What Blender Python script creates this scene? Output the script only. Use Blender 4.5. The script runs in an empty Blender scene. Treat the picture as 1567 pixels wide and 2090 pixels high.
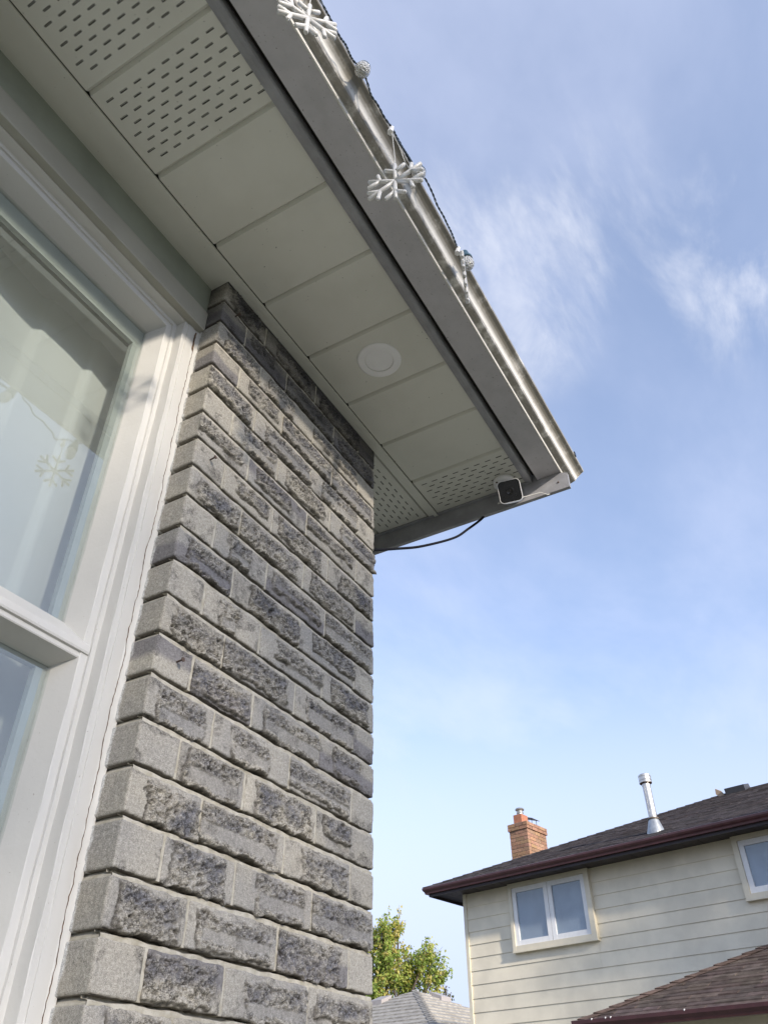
import bpy, math, random
import numpy as np
from mathutils import Vector, Matrix

scene = bpy.context.scene
COL = scene.collection
random.seed(7)
RNG = np.random.default_rng(7)

# ------------------------------------------------------------------ camera, sky, sun, exposure
CAM = np.array([-0.8226, -0.90, 1.50])
# camera basis from the vanishing points of wall (x), depth (y) and height (z)
F, PX, PY = 1611.2, 783.5, 1045.0
def _unit(v): return v / np.linalg.norm(v)
_X = _unit(np.array([1961 - PX, 2330 - PY, F])); _Z = _unit(np.array([768 - PX, -961 - PY, F])); _Y = np.cross(_Z, _X)
ROT = np.array([_X, _Y, _Z])
cam_data = bpy.data.cameras.new("camera"); cam = bpy.data.objects.new("camera", cam_data); COL.objects.link(cam)
cam_data.sensor_fit = 'VERTICAL'; cam_data.sensor_height = 24.0; cam_data.lens = 24.0 * F / 2090.0
cam_data.clip_start = 0.02; cam_data.clip_end = 2000
r_, u_, b_ = ROT[:, 0], -ROT[:, 1], -ROT[:, 2]
cam.matrix_world = Matrix(((r_[0], u_[0], b_[0], CAM[0]), (r_[1], u_[1], b_[1], CAM[1]), (r_[2], u_[2], b_[2], CAM[2]), (0, 0, 0, 1)))
scene.camera = cam

SUN_AZ, SUN_EL = math.radians(-116), math.radians(20)
SUN = Vector((math.cos(SUN_EL) * math.cos(SUN_AZ), math.cos(SUN_EL) * math.sin(SUN_AZ), math.sin(SUN_EL)))
sl = bpy.data.lights.new("sun", 'SUN'); sl.energy = 2.4; sl.angle = math.radians(2.2); sl.color = (1.0, 0.90, 0.77)
sun = bpy.data.objects.new("sun", sl); COL.objects.link(sun)
sun.rotation_euler = (-SUN).to_track_quat('-Z', 'Y').to_euler(); sun.location = (-10, -20, 20)

world = bpy.data.worlds.new("World"); scene.world = world; world.use_nodes = True
wn, wl = world.node_tree.nodes, world.node_tree.links
wn.clear()
def wnode(t, **k):
    n = wn.new(t)
    for a, b in k.items(): setattr(n, a, b)
    return n
w_out = wnode('ShaderNodeOutputWorld'); w_bg = wnode('ShaderNodeBackground'); w_bg.inputs['Strength'].default_value = 0.107
w_sky = wnode('ShaderNodeTexSky', sky_type='NISHITA', sun_disc=False, sun_elevation=SUN_EL, air_density=1.0, dust_density=1.0, ozone_density=3.5, altitude=100)
w_sky.sun_rotation = math.atan2(SUN.x, SUN.y)
w_tc = wnode('ShaderNodeTexCoord')
w_sep = wnode('ShaderNodeSeparateXYZ'); wl.new(w_tc.outputs['Generated'], w_sep.inputs[0])
w_add = wnode('ShaderNodeMath', operation='ADD'); wl.new(w_sep.outputs['Z'], w_add.inputs[0]); w_add.inputs[1].default_value = 0.22
w_max = wnode('ShaderNodeMath', operation='MAXIMUM'); wl.new(w_add.outputs[0], w_max.inputs[0]); w_max.inputs[1].default_value = 0.05
w_dx = wnode('ShaderNodeMath', operation='DIVIDE'); wl.new(w_sep.outputs['X'], w_dx.inputs[0]); wl.new(w_max.outputs[0], w_dx.inputs[1])
w_dy = wnode('ShaderNodeMath', operation='DIVIDE'); wl.new(w_sep.outputs['Y'], w_dy.inputs[0]); wl.new(w_max.outputs[0], w_dy.inputs[1])
w_cmb = wnode('ShaderNodeCombineXYZ'); wl.new(w_dx.outputs[0], w_cmb.inputs[0]); wl.new(w_dy.outputs[0], w_cmb.inputs[1])
def wnoise(scale, detail, rough, dist, loc, stretch, rot):
    m = wnode('ShaderNodeMapping'); wl.new(w_cmb.outputs[0], m.inputs[0])
    m.inputs['Location'].default_value = loc; m.inputs['Scale'].default_value = stretch; m.inputs['Rotation'].default_value = (0, 0, rot)
    n = wnode('ShaderNodeTexNoise'); wl.new(m.outputs[0], n.inputs['Vector'])
    n.inputs['Scale'].default_value = scale; n.inputs['Detail'].default_value = detail; n.inputs['Roughness'].default_value = rough; n.inputs['Distortion'].default_value = dist
    return n.outputs['Fac']
def wramp(f, a, b, lo=0.0, hi=1.0):
    m = wnode('ShaderNodeMapRange', interpolation_type='SMOOTHSTEP'); wl.new(f, m.inputs[0])
    m.inputs[1].default_value = a; m.inputs[2].default_value = b; m.inputs[3].default_value = lo; m.inputs[4].default_value = hi
    return m.outputs[0]
def wmath(op, a, b):
    m = wnode('ShaderNodeMath', operation=op)
    for i, v in enumerate((a, b)):
        if isinstance(v, (int, float)): m.inputs[i].default_value = v
        else: wl.new(v, m.inputs[i])
    return m.outputs[0]
# thin high veil everywhere, plus torn wisps
v1 = wnoise(0.75, 6, 0.58, 0.15, (3.1, 1.7, 0), (1.0, 1.35, 1), 0.5)
v2 = wnoise(2.1, 6, 0.60, 0.25, (7.4, 4.2, 0), (1.0, 1.6, 1), 0.9)
veil = wramp(wmath('ADD', wmath('MULTIPLY', v1, 0.65), wmath('MULTIPLY', v2, 0.35)), 0.36, 0.66, 0.34, 0.76)
wz = wramp(wnoise(1.05, 3, 0.5, 0.1, (5.6, 3.1, 0), (1, 1.2, 1), 0.2), 0.50, 0.66)
def wspot(d, r_in, r_out):   # a patch of sky round one compass direction
    n = wnode('ShaderNodeVectorMath', operation='DOT_PRODUCT'); wl.new(w_tc.outputs['Generated'], n.inputs[0]); n.inputs[1].default_value = d
    return wramp(n.outputs['Value'], math.cos(math.radians(r_out)), math.cos(math.radians(r_in)))
bank = wmath('MAXIMUM', wmath('MAXIMUM', wspot((0.525, 0.158, 0.836), 0.0, 8.0), wspot((0.543, 0.07, 0.837), 0.0, 9.0)), wmath('MAXIMUM', wmath('MAXIMUM', wspot((0.641, -0.089, 0.762), 0.0, 9.0), wspot((0.607, 0.152, 0.78), 0.0, 7.0)), wmath('MULTIPLY', wz, 0.25)))
torn = wramp(wnoise(2.6, 6, 0.60, 0.35, (1.4, 7.3, 0), (1.0, 2.6, 1), 1.15), 0.47, 0.66)
fine = wramp(wnoise(8.0, 8, 0.66, 0.4, (0.4, 2.3, 0), (1.0, 2.2, 1), 1.0), 0.25, 0.75, 0.25, 1.0)
wisp = wmath('MULTIPLY', wmath('MULTIPLY', torn, fine), bank)
cloud = wmath('MINIMUM', wmath('MAXIMUM', veil, wramp(w_sep.outputs['Z'], 0.66, 0.16, 0.0, 0.93)), 1.0)
cloud = wmath('MINIMUM', cloud, 1.0)
w_mix = wnode('ShaderNodeMix', data_type='RGBA'); wl.new(cloud, w_mix.inputs[0]); wl.new(w_sky.outputs[0], w_mix.inputs[6])
# the veil is lit by the sky behind it: brighter towards the sun, as the sky model is
w_lum = wnode('ShaderNodeRGBToBW'); wl.new(w_sky.outputs[0], w_lum.inputs[0])
w_lumk = wmath('MULTIPLY', w_lum.outputs[0], wramp(w_sep.outputs['Z'], 0.02, 0.50, 0.16, 1.0))   # thick low air dims what shines through it
w_cc = wnode('ShaderNodeCombineXYZ')
for i_, (c0_, k_) in enumerate(((1.75, 0.66), (1.95, 0.74), (2.6, 0.98))): wl.new(wmath('ADD', wmath('MULTIPLY', w_lumk, k_), c0_), w_cc.inputs[i_])
wl.new(w_cc.outputs[0], w_mix.inputs[7])
w_mx2 = wnode('ShaderNodeMix', data_type='RGBA'); wl.new(wmath('MULTIPLY', wisp, 0.75), w_mx2.inputs[0]); wl.new(w_mix.outputs[2], w_mx2.inputs[6]); w_mx2.inputs[7].default_value = (2.9, 3.05, 3.5, 1)
wl.new(w_mx2.outputs[2], w_bg.inputs['Color']); wl.new(w_bg.outputs[0], w_out.inputs['Surface'])

vs = scene.view_settings
vs.view_transform = 'Standard'; vs.look = 'None'; vs.exposure = 1.48; vs.gamma = 1.0; vs.use_curve_mapping = False
scene.render.engine = 'CYCLES'
scene.cycles.use_denoising = True
scene.cycles.max_bounces = 8; scene.cycles.transparent_max_bounces = 12; scene.cycles.caustics_reflective = False; scene.cycles.caustics_refractive = False

# ------------------------------------------------------------------ helpers
PW = {}
def link(o): COL.objects.link(o); return o
def thing(name, label, cat, loc, group=None):
    o = link(bpy.data.objects.new(name, None)); o.location = loc; o.empty_display_size = 0.1
    o['label'] = label; o['category'] = cat
    if group: o['group'] = group
    PW[o.name] = np.array(loc, float)
    return o
def mesh_obj(name, V, Fs, mat, parent=None, smooth=False, cols=None, kind=None, label=None, cat=None, group=None, mesh=None, loc=None):
    if mesh is None:
        V = np.asarray(V, float).reshape(-1, 3)
        if loc is None:
            mn, mx = V.min(0), V.max(0); loc = np.array([(mn[0] + mx[0]) / 2, (mn[1] + mx[1]) / 2, mn[2]])
        loc = np.asarray(loc, float)
        me = bpy.data.meshes.new(name)
        me.from_pydata((V - loc).tolist(), [], Fs)
        if smooth: me.shade_smooth()
        if cols is not None:
            at = me.color_attributes.new('tint', 'FLOAT_COLOR', 'POINT')
            c4 = np.ones((len(V), 4), np.float32); cols = np.asarray(cols); c4[:, :cols.shape[1]] = cols
            at.data.foreach_set('color', c4.ravel())
        me.materials.append(mat)
    else:
        me = mesh; loc = np.asarray(loc, float)
    o = link(bpy.data.objects.new(name, me))
    PW[o.name] = loc
    if parent is not None:
        o.parent = parent; o.location = loc - PW[parent.name]
    else:
        o.location = loc
    if kind: o['kind'] = kind
    if label: o['label'] = label
    if cat: o['category'] = cat
    if group: o['group'] = group
    return o

class MB:
    def __init__(s): s.v, s.f, s.c = [], [], []
    def add(s, V, Fs, col=None):
        b = len(s.v); V = [tuple(map(float, p)) for p in V]
        s.v += V; s.f += [tuple(i + b for i in f) for f in Fs]
        s.c += [col if col is not None else (1, 1, 1)] * len(V); return s
    def box(s, a, b, col=None):
        x0, y0, z0 = a; x1, y1, z1 = b
        return s.add([(x0, y0, z0), (x1, y0, z0), (x1, y1, z0), (x0, y1, z0), (x0, y0, z1), (x1, y0, z1), (x1, y1, z1), (x0, y1, z1)],
                     [(3, 2, 1, 0), (4, 5, 6, 7), (0, 1, 5, 4), (1, 2, 6, 5), (2, 3, 7, 6), (3, 0, 4, 7)], col)
    def hexa(s, P8, col=None):
        return s.add(P8, [(3, 2, 1, 0), (4, 5, 6, 7), (0, 1, 5, 4), (1, 2, 6, 5), (2, 3, 7, 6), (3, 0, 4, 7)], col)
    def sweep(s, rings, closed=True, caps=True, col=None):
        n = len(rings[0]); V = [p for r in rings for p in r]; Fs = []
        for k in range(len(rings) - 1):
            for i in range(n if closed else n - 1):
                j = (i + 1) % n
                Fs.append((k * n + i, k * n + j, (k + 1) * n + j, (k + 1) * n + i))
        if caps and closed:
            Fs.append(tuple(range(n - 1, -1, -1))); Fs.append(tuple((len(rings) - 1) * n + i for i in range(n)))
        return s.add(V, Fs, col)
    def tube(s, pts, r, seg=8, col=None, caps=True):
        pts = [Vector(p) for p in pts]; rings = []; n = len(pts)
        rr = r if hasattr(r, '__len__') else [r] * n
        t0 = (pts[1] - pts[0]).normalized(); up = Vector((0, 0, 1)) if abs(t0.z) < 0.9 else Vector((1, 0, 0))
        a = t0.cross(up).normalized()
        for i, p in enumerate(pts):
            t = (pts[min(i + 1, n - 1)] - pts[max(i - 1, 0)]).normalized()
            a = (a - t * a.dot(t)).normalized(); b = t.cross(a)
            rings.append([p + (a * math.cos(2 * math.pi * k / seg) + b * math.sin(2 * math.pi * k / seg)) * rr[i] for k in range(seg)])
        return s.sweep(rings, True, caps, col)
    def lathe(s, prof, c, axis=(0, 0, 1), seg=32, col=None):
        ax = Vector(axis).normalized(); h = Vector((1, 0, 0)) if abs(ax.x) < 0.9 else Vector((0, 1, 0))
        a = ax.cross(h).normalized(); b = ax.cross(a); c = Vector(c)
        rings = [[c + ax * z + (a * math.cos(2 * math.pi * k / seg) + b * math.sin(2 * math.pi * k / seg)) * max(r, 1e-5) for k in range(seg)] for r, z in prof]
        return s.sweep(rings, True, True, col)
    def obj(s, name, mat, parent=None, **k):
        if k.pop('tint', False): k['cols'] = np.array(s.c)
        return mesh_obj(name, s.v, s.f, mat, parent, **k)

def vnoise(x, y, seed):
    r = np.random.default_rng(seed); T = r.random((64, 64))
    xi, yi = np.floor(x).astype(int), np.floor(y).astype(int); fx, fy = x - xi, y - yi
    fx = fx * fx * (3 - 2 * fx); fy = fy * fy * (3 - 2 * fy)
    g = lambda i, j: T[i % 64, j % 64]
    return (g(xi, yi) * (1 - fx) + g(xi + 1, yi) * fx) * (1 - fy) + (g(xi, yi + 1) * (1 - fx) + g(xi + 1, yi + 1) * fx) * fy
def fbm(x, y, seed, octv=4, gain=0.5):
    s, a, t = 0, 1, 0
    for k in range(octv):
        s = s + a * vnoise(x * 2 ** k + 7.3 * k, y * 2 ** k + 3.1 * k, seed + k); t += a; a *= gain
    return s / t
def sstep(a, b, x):
    t = np.clip((x - a) / (b - a), 0, 1); return t * t * (3 - 2 * t)

# ------------------------------------------------------------------ materials
def new_mat(name):
    m = bpy.data.materials.new(name); m.use_nodes = True
    nt = m.node_tree; b = nt.nodes['Principled BSDF']; return m, nt, b
def N(nt, t, **k):
    n = nt.nodes.new(t)
    for a, v in k.items(): setattr(n, a, v)
    return n
def pos(nt): return N(nt, 'ShaderNodeNewGeometry').outputs['Position']
def noise(nt, scale, detail=4, rough=0.55, vec=None, dist=0.0, stretch=None):
    n = N(nt, 'ShaderNodeTexNoise'); n.inputs['Scale'].default_value = scale; n.inputs['Detail'].default_value = detail; n.inputs['Roughness'].default_value = rough; n.inputs['Distortion'].default_value = dist
    v = vec if vec is not None else pos(nt)
    if stretch:
        m = N(nt, 'ShaderNodeMapping'); m.inputs['Scale'].default_value = stretch; nt.links.new(v, m.inputs[0]); v = m.outputs[0]
    nt.links.new(v, n.inputs['Vector']); return n.outputs['Fac']
def ramp(nt, f, a, b, lo=0.0, hi=1.0):
    m = N(nt, 'ShaderNodeMapRange', interpolation_type='SMOOTHSTEP'); nt.links.new(f, m.inputs[0])
    for i, v in zip((1, 2, 3, 4), (a, b, lo, hi)): m.inputs[i].default_value = v
    return m.outputs[0]
def mix(nt, f, a, b, blend='MIX'):
    m = N(nt, 'ShaderNodeMix', data_type='RGBA', blend_type=blend)
    for i, v in zip((0, 6, 7), (f, a, b)):
        if isinstance(v, (int, float)): m.inputs[i].default_value = v
        elif isinstance(v, tuple): m.inputs[i].default_value = (*v[:3], 1)
        else: nt.links.new(v, m.inputs[i])
    return m.outputs[2]
def math_(nt, op, a, b):
    m = N(nt, 'ShaderNodeMath', operation=op)
    for i, v in enumerate((a, b)):
        if isinstance(v, (int, float)): m.inputs[i].default_value = v
        else: nt.links.new(v, m.inputs[i])
    return m.outputs[0]
def bump(nt, b, h, strength, dist):
    n = N(nt, 'ShaderNodeBump'); n.inputs['Strength'].default_value = strength; n.inputs['Distance'].default_value = dist
    nt.links.new(h, n.inputs['Height']); nt.links.new(n.outputs[0], b.inputs['Normal'])
def tint(nt): return N(nt, 'ShaderNodeVertexColor', layer_name='tint').outputs['Color']
def setc(nt, b, c):
    if isinstance(c, tuple): b.inputs['Base Color'].default_value = (*c, 1)
    else: nt.links.new(c, b.inputs['Base Color'])

def plain(name, col, rough=0.5, metal=0.0, spec=0.5, var=0.12, vscale=20, bumps=None):
    m, nt, b = new_mat(name)
    d = tuple(c * (1 - var * 2) for c in col)
    setc(nt, b, mix(nt, ramp(nt, noise(nt, vscale, 5), 0.3, 0.7), d, col))
    b.inputs['Roughness'].default_value = rough; b.inputs['Metallic'].default_value = metal; b.inputs['Specular IOR Level'].default_value = spec
    if bumps: bump(nt, b, noise(nt, bumps[0], 4), bumps[1], bumps[2])
    return m

def m_brick():
    m, nt, b = new_mat("sand_faced_brick")
    vc = N(nt, 'ShaderNodeVertexColor', layer_name='tint'); t, rough = vc.outputs['Color'], vc.outputs['Alpha']
    grain = ramp(nt, noise(nt, 850, 3, 0.65), 0.34, 0.62, 0.60, 1.10)
    g2 = ramp(nt, noise(nt, 200, 5, 0.65), 0.30, 0.72, 0.78, 1.14)
    c = mix(nt, 1.0, t, math_(nt, 'MULTIPLY', grain, g2), 'MULTIPLY')
    pit = ramp(nt, noise(nt, 330, 3, 0.6), 0.64, 0.70)
    c = mix(nt, math_(nt, 'MULTIPLY', pit, 0.55), c, (0.06, 0.05, 0.04))
    # torn clay of the rough panels: crevices between crumbs
    wv = N(nt, 'ShaderNodeTexNoise'); wv.inputs['Scale'].default_value = 130; wv.inputs['Detail'].default_value = 3; nt.links.new(pos(nt), wv.inputs['Vector'])
    off = N(nt, 'ShaderNodeVectorMath', operation='SCALE'); nt.links.new(wv.outputs['Color'], off.inputs[0]); off.inputs['Scale'].default_value = 0.014
    pv = N(nt, 'ShaderNodeVectorMath', operation='ADD'); nt.links.new(pos(nt), pv.inputs[0]); nt.links.new(off.outputs[0], pv.inputs[1])
    vo = N(nt, 'ShaderNodeTexVoronoi', feature='DISTANCE_TO_EDGE'); vo.inputs['Scale'].default_value = 135; nt.links.new(pv.outputs[0], vo.inputs['Vector'])
    crev = math_(nt, 'MULTIPLY', ramp(nt, vo.outputs['Distance'], 0.11, 0.02), ramp(nt, noise(nt, 60, 3), 0.42, 0.58))
    crumb = ramp(nt, noise(nt, 420, 4, 0.7), 0.38, 0.62, 0.72, 1.22)
    c2 = mix(nt, 1.0, c, crumb, 'MULTIPLY')
    c2 = mix(nt, math_(nt, 'MULTIPLY', crev, 0.72), c2, (0.028, 0.024, 0.020))
    c = mix(nt, rough, c, c2)
    setc(nt, b, c); b.inputs['Roughness'].default_value = 0.95; b.inputs['Specular IOR Level'].default_value = 0.15
    h = math_(nt, 'ADD', noise(nt, 700, 3, 0.65), math_(nt, 'MULTIPLY', noise(nt, 170, 5, 0.65), 1.6))
    hr = math_(nt, 'MULTIPLY', math_(nt, 'SUBTRACT', math_(nt, 'MULTIPLY', noise(nt, 260, 5, 0.7), 3.4), math_(nt, 'MULTIPLY', crev, 1.6)), rough)
    bump(nt, b, math_(nt, 'ADD', h, hr), 0.62, 0.0018)
    return m
def m_mortar():
    m, nt, b = new_mat("mortar")
    c = mix(nt, ramp(nt, noise(nt, 60, 5), 0.3, 0.7), (0.38, 0.35, 0.28), (0.52, 0.49, 0.42))
    c = mix(nt, ramp(nt, noise(nt, 700, 2), 0.62, 0.72, 0, 0.6), c, (0.12, 0.10, 0.08))
    setc(nt, b, c); b.inputs['Roughness'].default_value = 0.95; b.inputs['Specular IOR Level'].default_value = 0.1
    bump(nt, b, noise(nt, 350, 5, 0.65), 0.6, 0.002); return m
def m_paint():
    m, nt, b = new_mat("white_gloss_paint")
    dirt = ramp(nt, noise(nt, 9, 6, 0.6, stretch=(1, 1, 0.35)), 0.52, 0.80, 0, 0.35)
    c = mix(nt, dirt, (0.565, 0.555, 0.525), (0.44, 0.41, 0.36))
    speck = ramp(nt, noise(nt, 240, 2, 0.4), 0.74, 0.79, 0, 0.7)
    c = mix(nt, speck, c, (0.30, 0.27, 0.23))
    setc(nt, b, c); b.inputs['Roughness'].default_value = 0.5; b.inputs['Specular IOR Level'].default_value = 0.3
    bump(nt, b, math_(nt, 'ADD', noise(nt, 14, 3, 0.5, stretch=(1, 1, 0.25)), math_(nt, 'MULTIPLY', noise(nt, 160, 3), 0.12)), 0.30, 0.006); return m
def m_soffit():
    m, nt, b = new_mat("soffit_aluminium")
    c = mix(nt, ramp(nt, noise(nt, 5, 5), 0.35, 0.75), (0.66, 0.65, 0.585), (0.60, 0.59, 0.525))
    speck = ramp(nt, noise(nt, 130, 2, 0.4), 0.765, 0.79, 0, 0.8)
    c = mix(nt, speck, c, (0.10, 0.09, 0.08))
    setc(nt, b, c); b.inputs['Roughness'].default_value = 0.42
    bump(nt, b, noise(nt, 7, 3), 0.12, 0.01); return m
def m_gutter():
    m, nt, b = new_mat("weathered_gutter")
    p = pos(nt); sx = N(nt, 'ShaderNodeSeparateXYZ'); nt.links.new(p, sx.inputs[0])
    base = (0.72, 0.70, 0.655)
    g = ramp(nt, noise(nt, 10, 6, 0.62, stretch=(0.6, 3, 3)), 0.40, 0.72)
    c = mix(nt, math_(nt, 'MULTIPLY', g, 0.25), base, (0.36, 0.335, 0.29))
    # darker ragged bands under the rim and along the lower lip
    up = ramp(nt, sx.outputs['Z'], 3.165 + 0.030, 3.165 + 0.054)
    jag = ramp(nt, noise(nt, 16, 6, 0.65, stretch=(1, 1, 1)), 0.22, 0.50)
    c = mix(nt, math_(nt, 'MULTIPLY', math_(nt, 'MULTIPLY', up, jag), 0.88), c, (0.15, 0.135, 0.105))
    lo = math_(nt, 'MULTIPLY', ramp(nt, sx.outputs['Y'], -0.428, -0.455), ramp(nt, sx.outputs['Z'], 3.165 + 0.024, 3.165 + 0.013))
    lo = math_(nt, 'MULTIPLY', lo, ramp(nt, sx.outputs['Z'], 3.165 + 0.003, 3.165 + 0.007))
    c = mix(nt, math_(nt, 'MULTIPLY', math_(nt, 'MULTIPLY', lo, ramp(nt, noise(nt, 24, 6, 0.7), 0.25, 0.55)), 0.80), c, (0.14, 0.125, 0.10))
    # the flat bottom is coloured a mottled grey
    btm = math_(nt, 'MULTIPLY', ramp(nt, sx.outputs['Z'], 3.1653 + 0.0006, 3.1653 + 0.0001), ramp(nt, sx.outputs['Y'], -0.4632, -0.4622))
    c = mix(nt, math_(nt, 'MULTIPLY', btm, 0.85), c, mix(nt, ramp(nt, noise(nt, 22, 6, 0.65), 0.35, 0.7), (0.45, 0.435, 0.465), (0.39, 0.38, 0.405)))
    sp = ramp(nt, noise(nt, 170, 3, 0.5), 0.66, 0.72, 0, 0.75)
    c = mix(nt, sp, c, (0.10, 0.09, 0.08))
    setc(nt, b, c); b.inputs['Roughness'].default_value = 0.36
    bump(nt, b, noise(nt, 30, 4, stretch=(0.3, 1, 1)), 0.10, 0.004); return m
def m_glass(name="window_glass", ior=2.3, tintc=(0.93, 0.955, 0.945)):
    m, nt, b = new_mat(name); nt.nodes.remove(b)
    out = nt.nodes['Material Output']
    fr = N(nt, 'ShaderNodeFresnel'); fr.inputs['IOR'].default_value = ior
    gl = N(nt, 'ShaderNodeBsdfGlossy'); gl.inputs['Roughness'].default_value = 0.0; gl.inputs['Color'].default_value = (0.97, 0.98, 0.98, 1)
    tr = N(nt, 'ShaderNodeBsdfTransparent'); tr.inputs['Color'].default_value = (*tintc, 1)
    ge = N(nt, 'ShaderNodeNewGeometry'); fo = math_(nt, 'MULTIPLY', fr.outputs[0], math_(nt, 'SUBTRACT', 1.0, ge.outputs['Backfacing']))
    mx = N(nt, 'ShaderNodeMixShader'); nt.links.new(fo, mx.inputs[0]); nt.links.new(tr.outputs[0], mx.inputs[1]); nt.links.new(gl.outputs[0], mx.inputs[2])
    # film of dust on the outside
    df = N(nt, 'ShaderNodeBsdfDiffuse'); df.inputs['Color'].default_value = (0.62, 0.62, 0.58, 1)
    m2 = N(nt, 'ShaderNodeMixShader'); nt.links.new(ramp(nt, noise(nt, 3, 5), 0.35, 0.8, 0.015, 0.06), m2.inputs[0])
    nt.links.new(mx.outputs[0], m2.inputs[1]); nt.links.new(df.outputs[0], m2.inputs[2])
    nt.links.new(m2.outputs[0], out.inputs['Surface']); return m
def m_curtain():
    m, nt, b = new_mat("sheer_curtain"); nt.nodes.remove(b); out = nt.nodes['Material Output']
    d = N(nt, 'ShaderNodeBsdfDiffuse'); d.inputs['Color'].default_value = (0.86, 0.87, 0.86, 1)
    t = N(nt, 'ShaderNodeBsdfTranslucent'); t.inputs['Color'].default_value = (0.75, 0.76, 0.74, 1)
    mx = N(nt, 'ShaderNodeMixShader'); mx.inputs[0].default_value = 0.42
    nt.links.new(d.outputs[0], mx.inputs[1]); nt.links.new(t.outputs[0], mx.inputs[2])
    tr = N(nt, 'ShaderNodeBsdfTransparent'); m2 = N(nt, 'ShaderNodeMixShader'); m2.inputs[0].default_value = 0.12
    nt.links.new(mx.outputs[0], m2.inputs[1]); nt.links.new(tr.outputs[0], m2.inputs[2]); nt.links.new(m2.outputs[0], out.inputs['Surface']); return m
def m_clear_plastic(name, col, rough, facets=None, trans=0.75):
    m, nt, b = new_mat(name); b.inputs['Base Color'].default_value = (*col, 1); b.inputs['Roughness'].default_value = rough
    b.inputs['Transmission Weight'].default_value = trans; b.inputs['IOR'].default_value = 1.46
    if facets:
        v = N(nt, 'ShaderNodeTexVoronoi'); v.inputs['Scale'].default_value = facets; nt.links.new(pos(nt), v.inputs['Vector'])
        bump(nt, b, v.outputs['Distance'], 1.0, 0.004)
    return m
def m_shingle(name, ca, cb, scale=260):
    m, nt, b = new_mat(name); t = tint(nt)
    c = mix(nt, ramp(nt, noise(nt, scale, 3, 0.7), 0.35, 0.65), ca, cb)
    c = mix(nt, ramp(nt, noise(nt, 7, 4), 0.3, 0.7), c, tuple(x * 0.72 for x in ca))
    setc(nt, b, mix(nt, 1.0, c, t, 'MULTIPLY')); b.inputs['Roughness'].default_value = 0.92; b.inputs['Specular IOR Level'].default_value = 0.2
    bump(nt, b, noise(nt, scale, 3, 0.7), 0.5, 0.004); return m
def m_leaf():
    m, nt, b = new_mat("leaf"); nt.nodes.remove(b); out = nt.nodes['Material Output']; t = tint(nt)
    d = N(nt, 'ShaderNodeBsdfDiffuse'); nt.links.new(t, d.inputs['Color'])
    tl = N(nt, 'ShaderNodeBsdfTranslucent'); nt.links.new(mix(nt, 1.0, t, (1.5, 1.5, 0.6), 'MULTIPLY'), tl.inputs['Color'])
    mx = N(nt, 'ShaderNodeMixShader'); mx.inputs[0].default_value = 0.45
    nt.links.new(d.outputs[0], mx.inputs[1]); nt.links.new(tl.outputs[0], mx.inputs[2]); nt.links.new(mx.outputs[0], out.inputs['Surface']); return m
def m_ground():
    m, nt, b = new_mat("lawn_and_drive")
    c = mix(nt, ramp(nt, noise(nt, 0.35, 6), 0.42, 0.58), (0.20, 0.205, 0.15), (0.34, 0.33, 0.31))
    setc(nt, b, mix(nt, ramp(nt, noise(nt, 40, 4), 0.3, 0.7), c, (0.14, 0.145, 0.105))); b.inputs['Roughness'].default_value = 1.0
    bump(nt, b, noise(nt, 30, 5), 0.6, 0.05); return m

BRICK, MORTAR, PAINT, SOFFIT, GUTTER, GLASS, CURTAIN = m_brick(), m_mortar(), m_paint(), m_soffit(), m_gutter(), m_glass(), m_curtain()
HEADGREY = plain("grey_green_board", (0.27, 0.295, 0.245), 0.6, var=0.10, vscale=8, bumps=(12, 0.1, 0.004))  # even dark grey-green for the board above the window
PLATE = plain("grey_dusty_aluminium", (0.32, 0.32, 0.335), 0.45, var=0.14, vscale=14, bumps=(9, 0.12, 0.006))
DARKVOID = plain("dark_attic_shade", (0.030, 0.026, 0.022), 0.95, var=0.2)  # near-black colour standing in for the shade inside the eave
WHITEPLASTIC = plain("white_plastic", (0.84, 0.83, 0.83), 0.35, var=0.02)
BLACKPLASTIC = plain("black_gloss_plastic", (0.008, 0.008, 0.009), 0.08, var=0.02)
BLACKRUBBER = plain("black_cable_rubber", (0.012, 0.013, 0.018), 0.8, spec=0.12, var=0.1)
TEAL = plain("teal_plastic_socket", (0.035, 0.09, 0.12), 0.38, var=0.1)
DARKWIRE = plain("dark_green_wire", (0.02, 0.035, 0.045), 0.5, var=0.1)
WHITEWIRE = plain("white_wire", (0.62, 0.61, 0.58), 0.45, var=0.05)
RUST = plain("rusty_nail_steel", (0.10, 0.065, 0.05), 0.75, var=0.2, vscale=300)
CRACK = plain("crack_shadow_filler", (0.16, 0.10, 0.06), 0.95, var=0.3, vscale=120)
FLAKE = m_clear_plastic("frosted_clear_plastic", (1.0, 0.985, 0.945), 0.30, None, 0.42)
BULB = m_clear_plastic("faceted_clear_plastic", (0.99, 0.985, 0.95), 0.05, 240, 0.5)
INTERIOR = plain("interior_wall_paint", (0.72, 0.72, 0.70), 0.8, var=0.03)
ROOFGREY = m_shingle("grey_roof_felt", (0.22, 0.21, 0.20), (0.33, 0.32, 0.30))
SIDING = plain("cream_siding_paint", (0.77, 0.70, 0.545), 0.5, var=0.08, vscale=2.2, bumps=(2.2, 0.15, 0.02))
CREAMTRIM = plain("cream_trim_paint", (0.68, 0.62, 0.48), 0.45, var=0.05, vscale=5)
VINYL = plain("white_vinyl", (0.76, 0.76, 0.75), 0.35, var=0.03)
PANEBACK = plain("reflected_sky_blue", (0.44, 0.52, 0.60), 0.8, var=0.06, vscale=4)  # blue-grey sky reflection painted on a backing behind the panes
NGLASS = m_glass("upstairs_glass", 2.0, (0.88, 0.90, 0.92))
OXBLOOD = plain("oxblood_gutter_paint", (0.075, 0.028, 0.030), 0.32, var=0.12, vscale=10)
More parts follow.
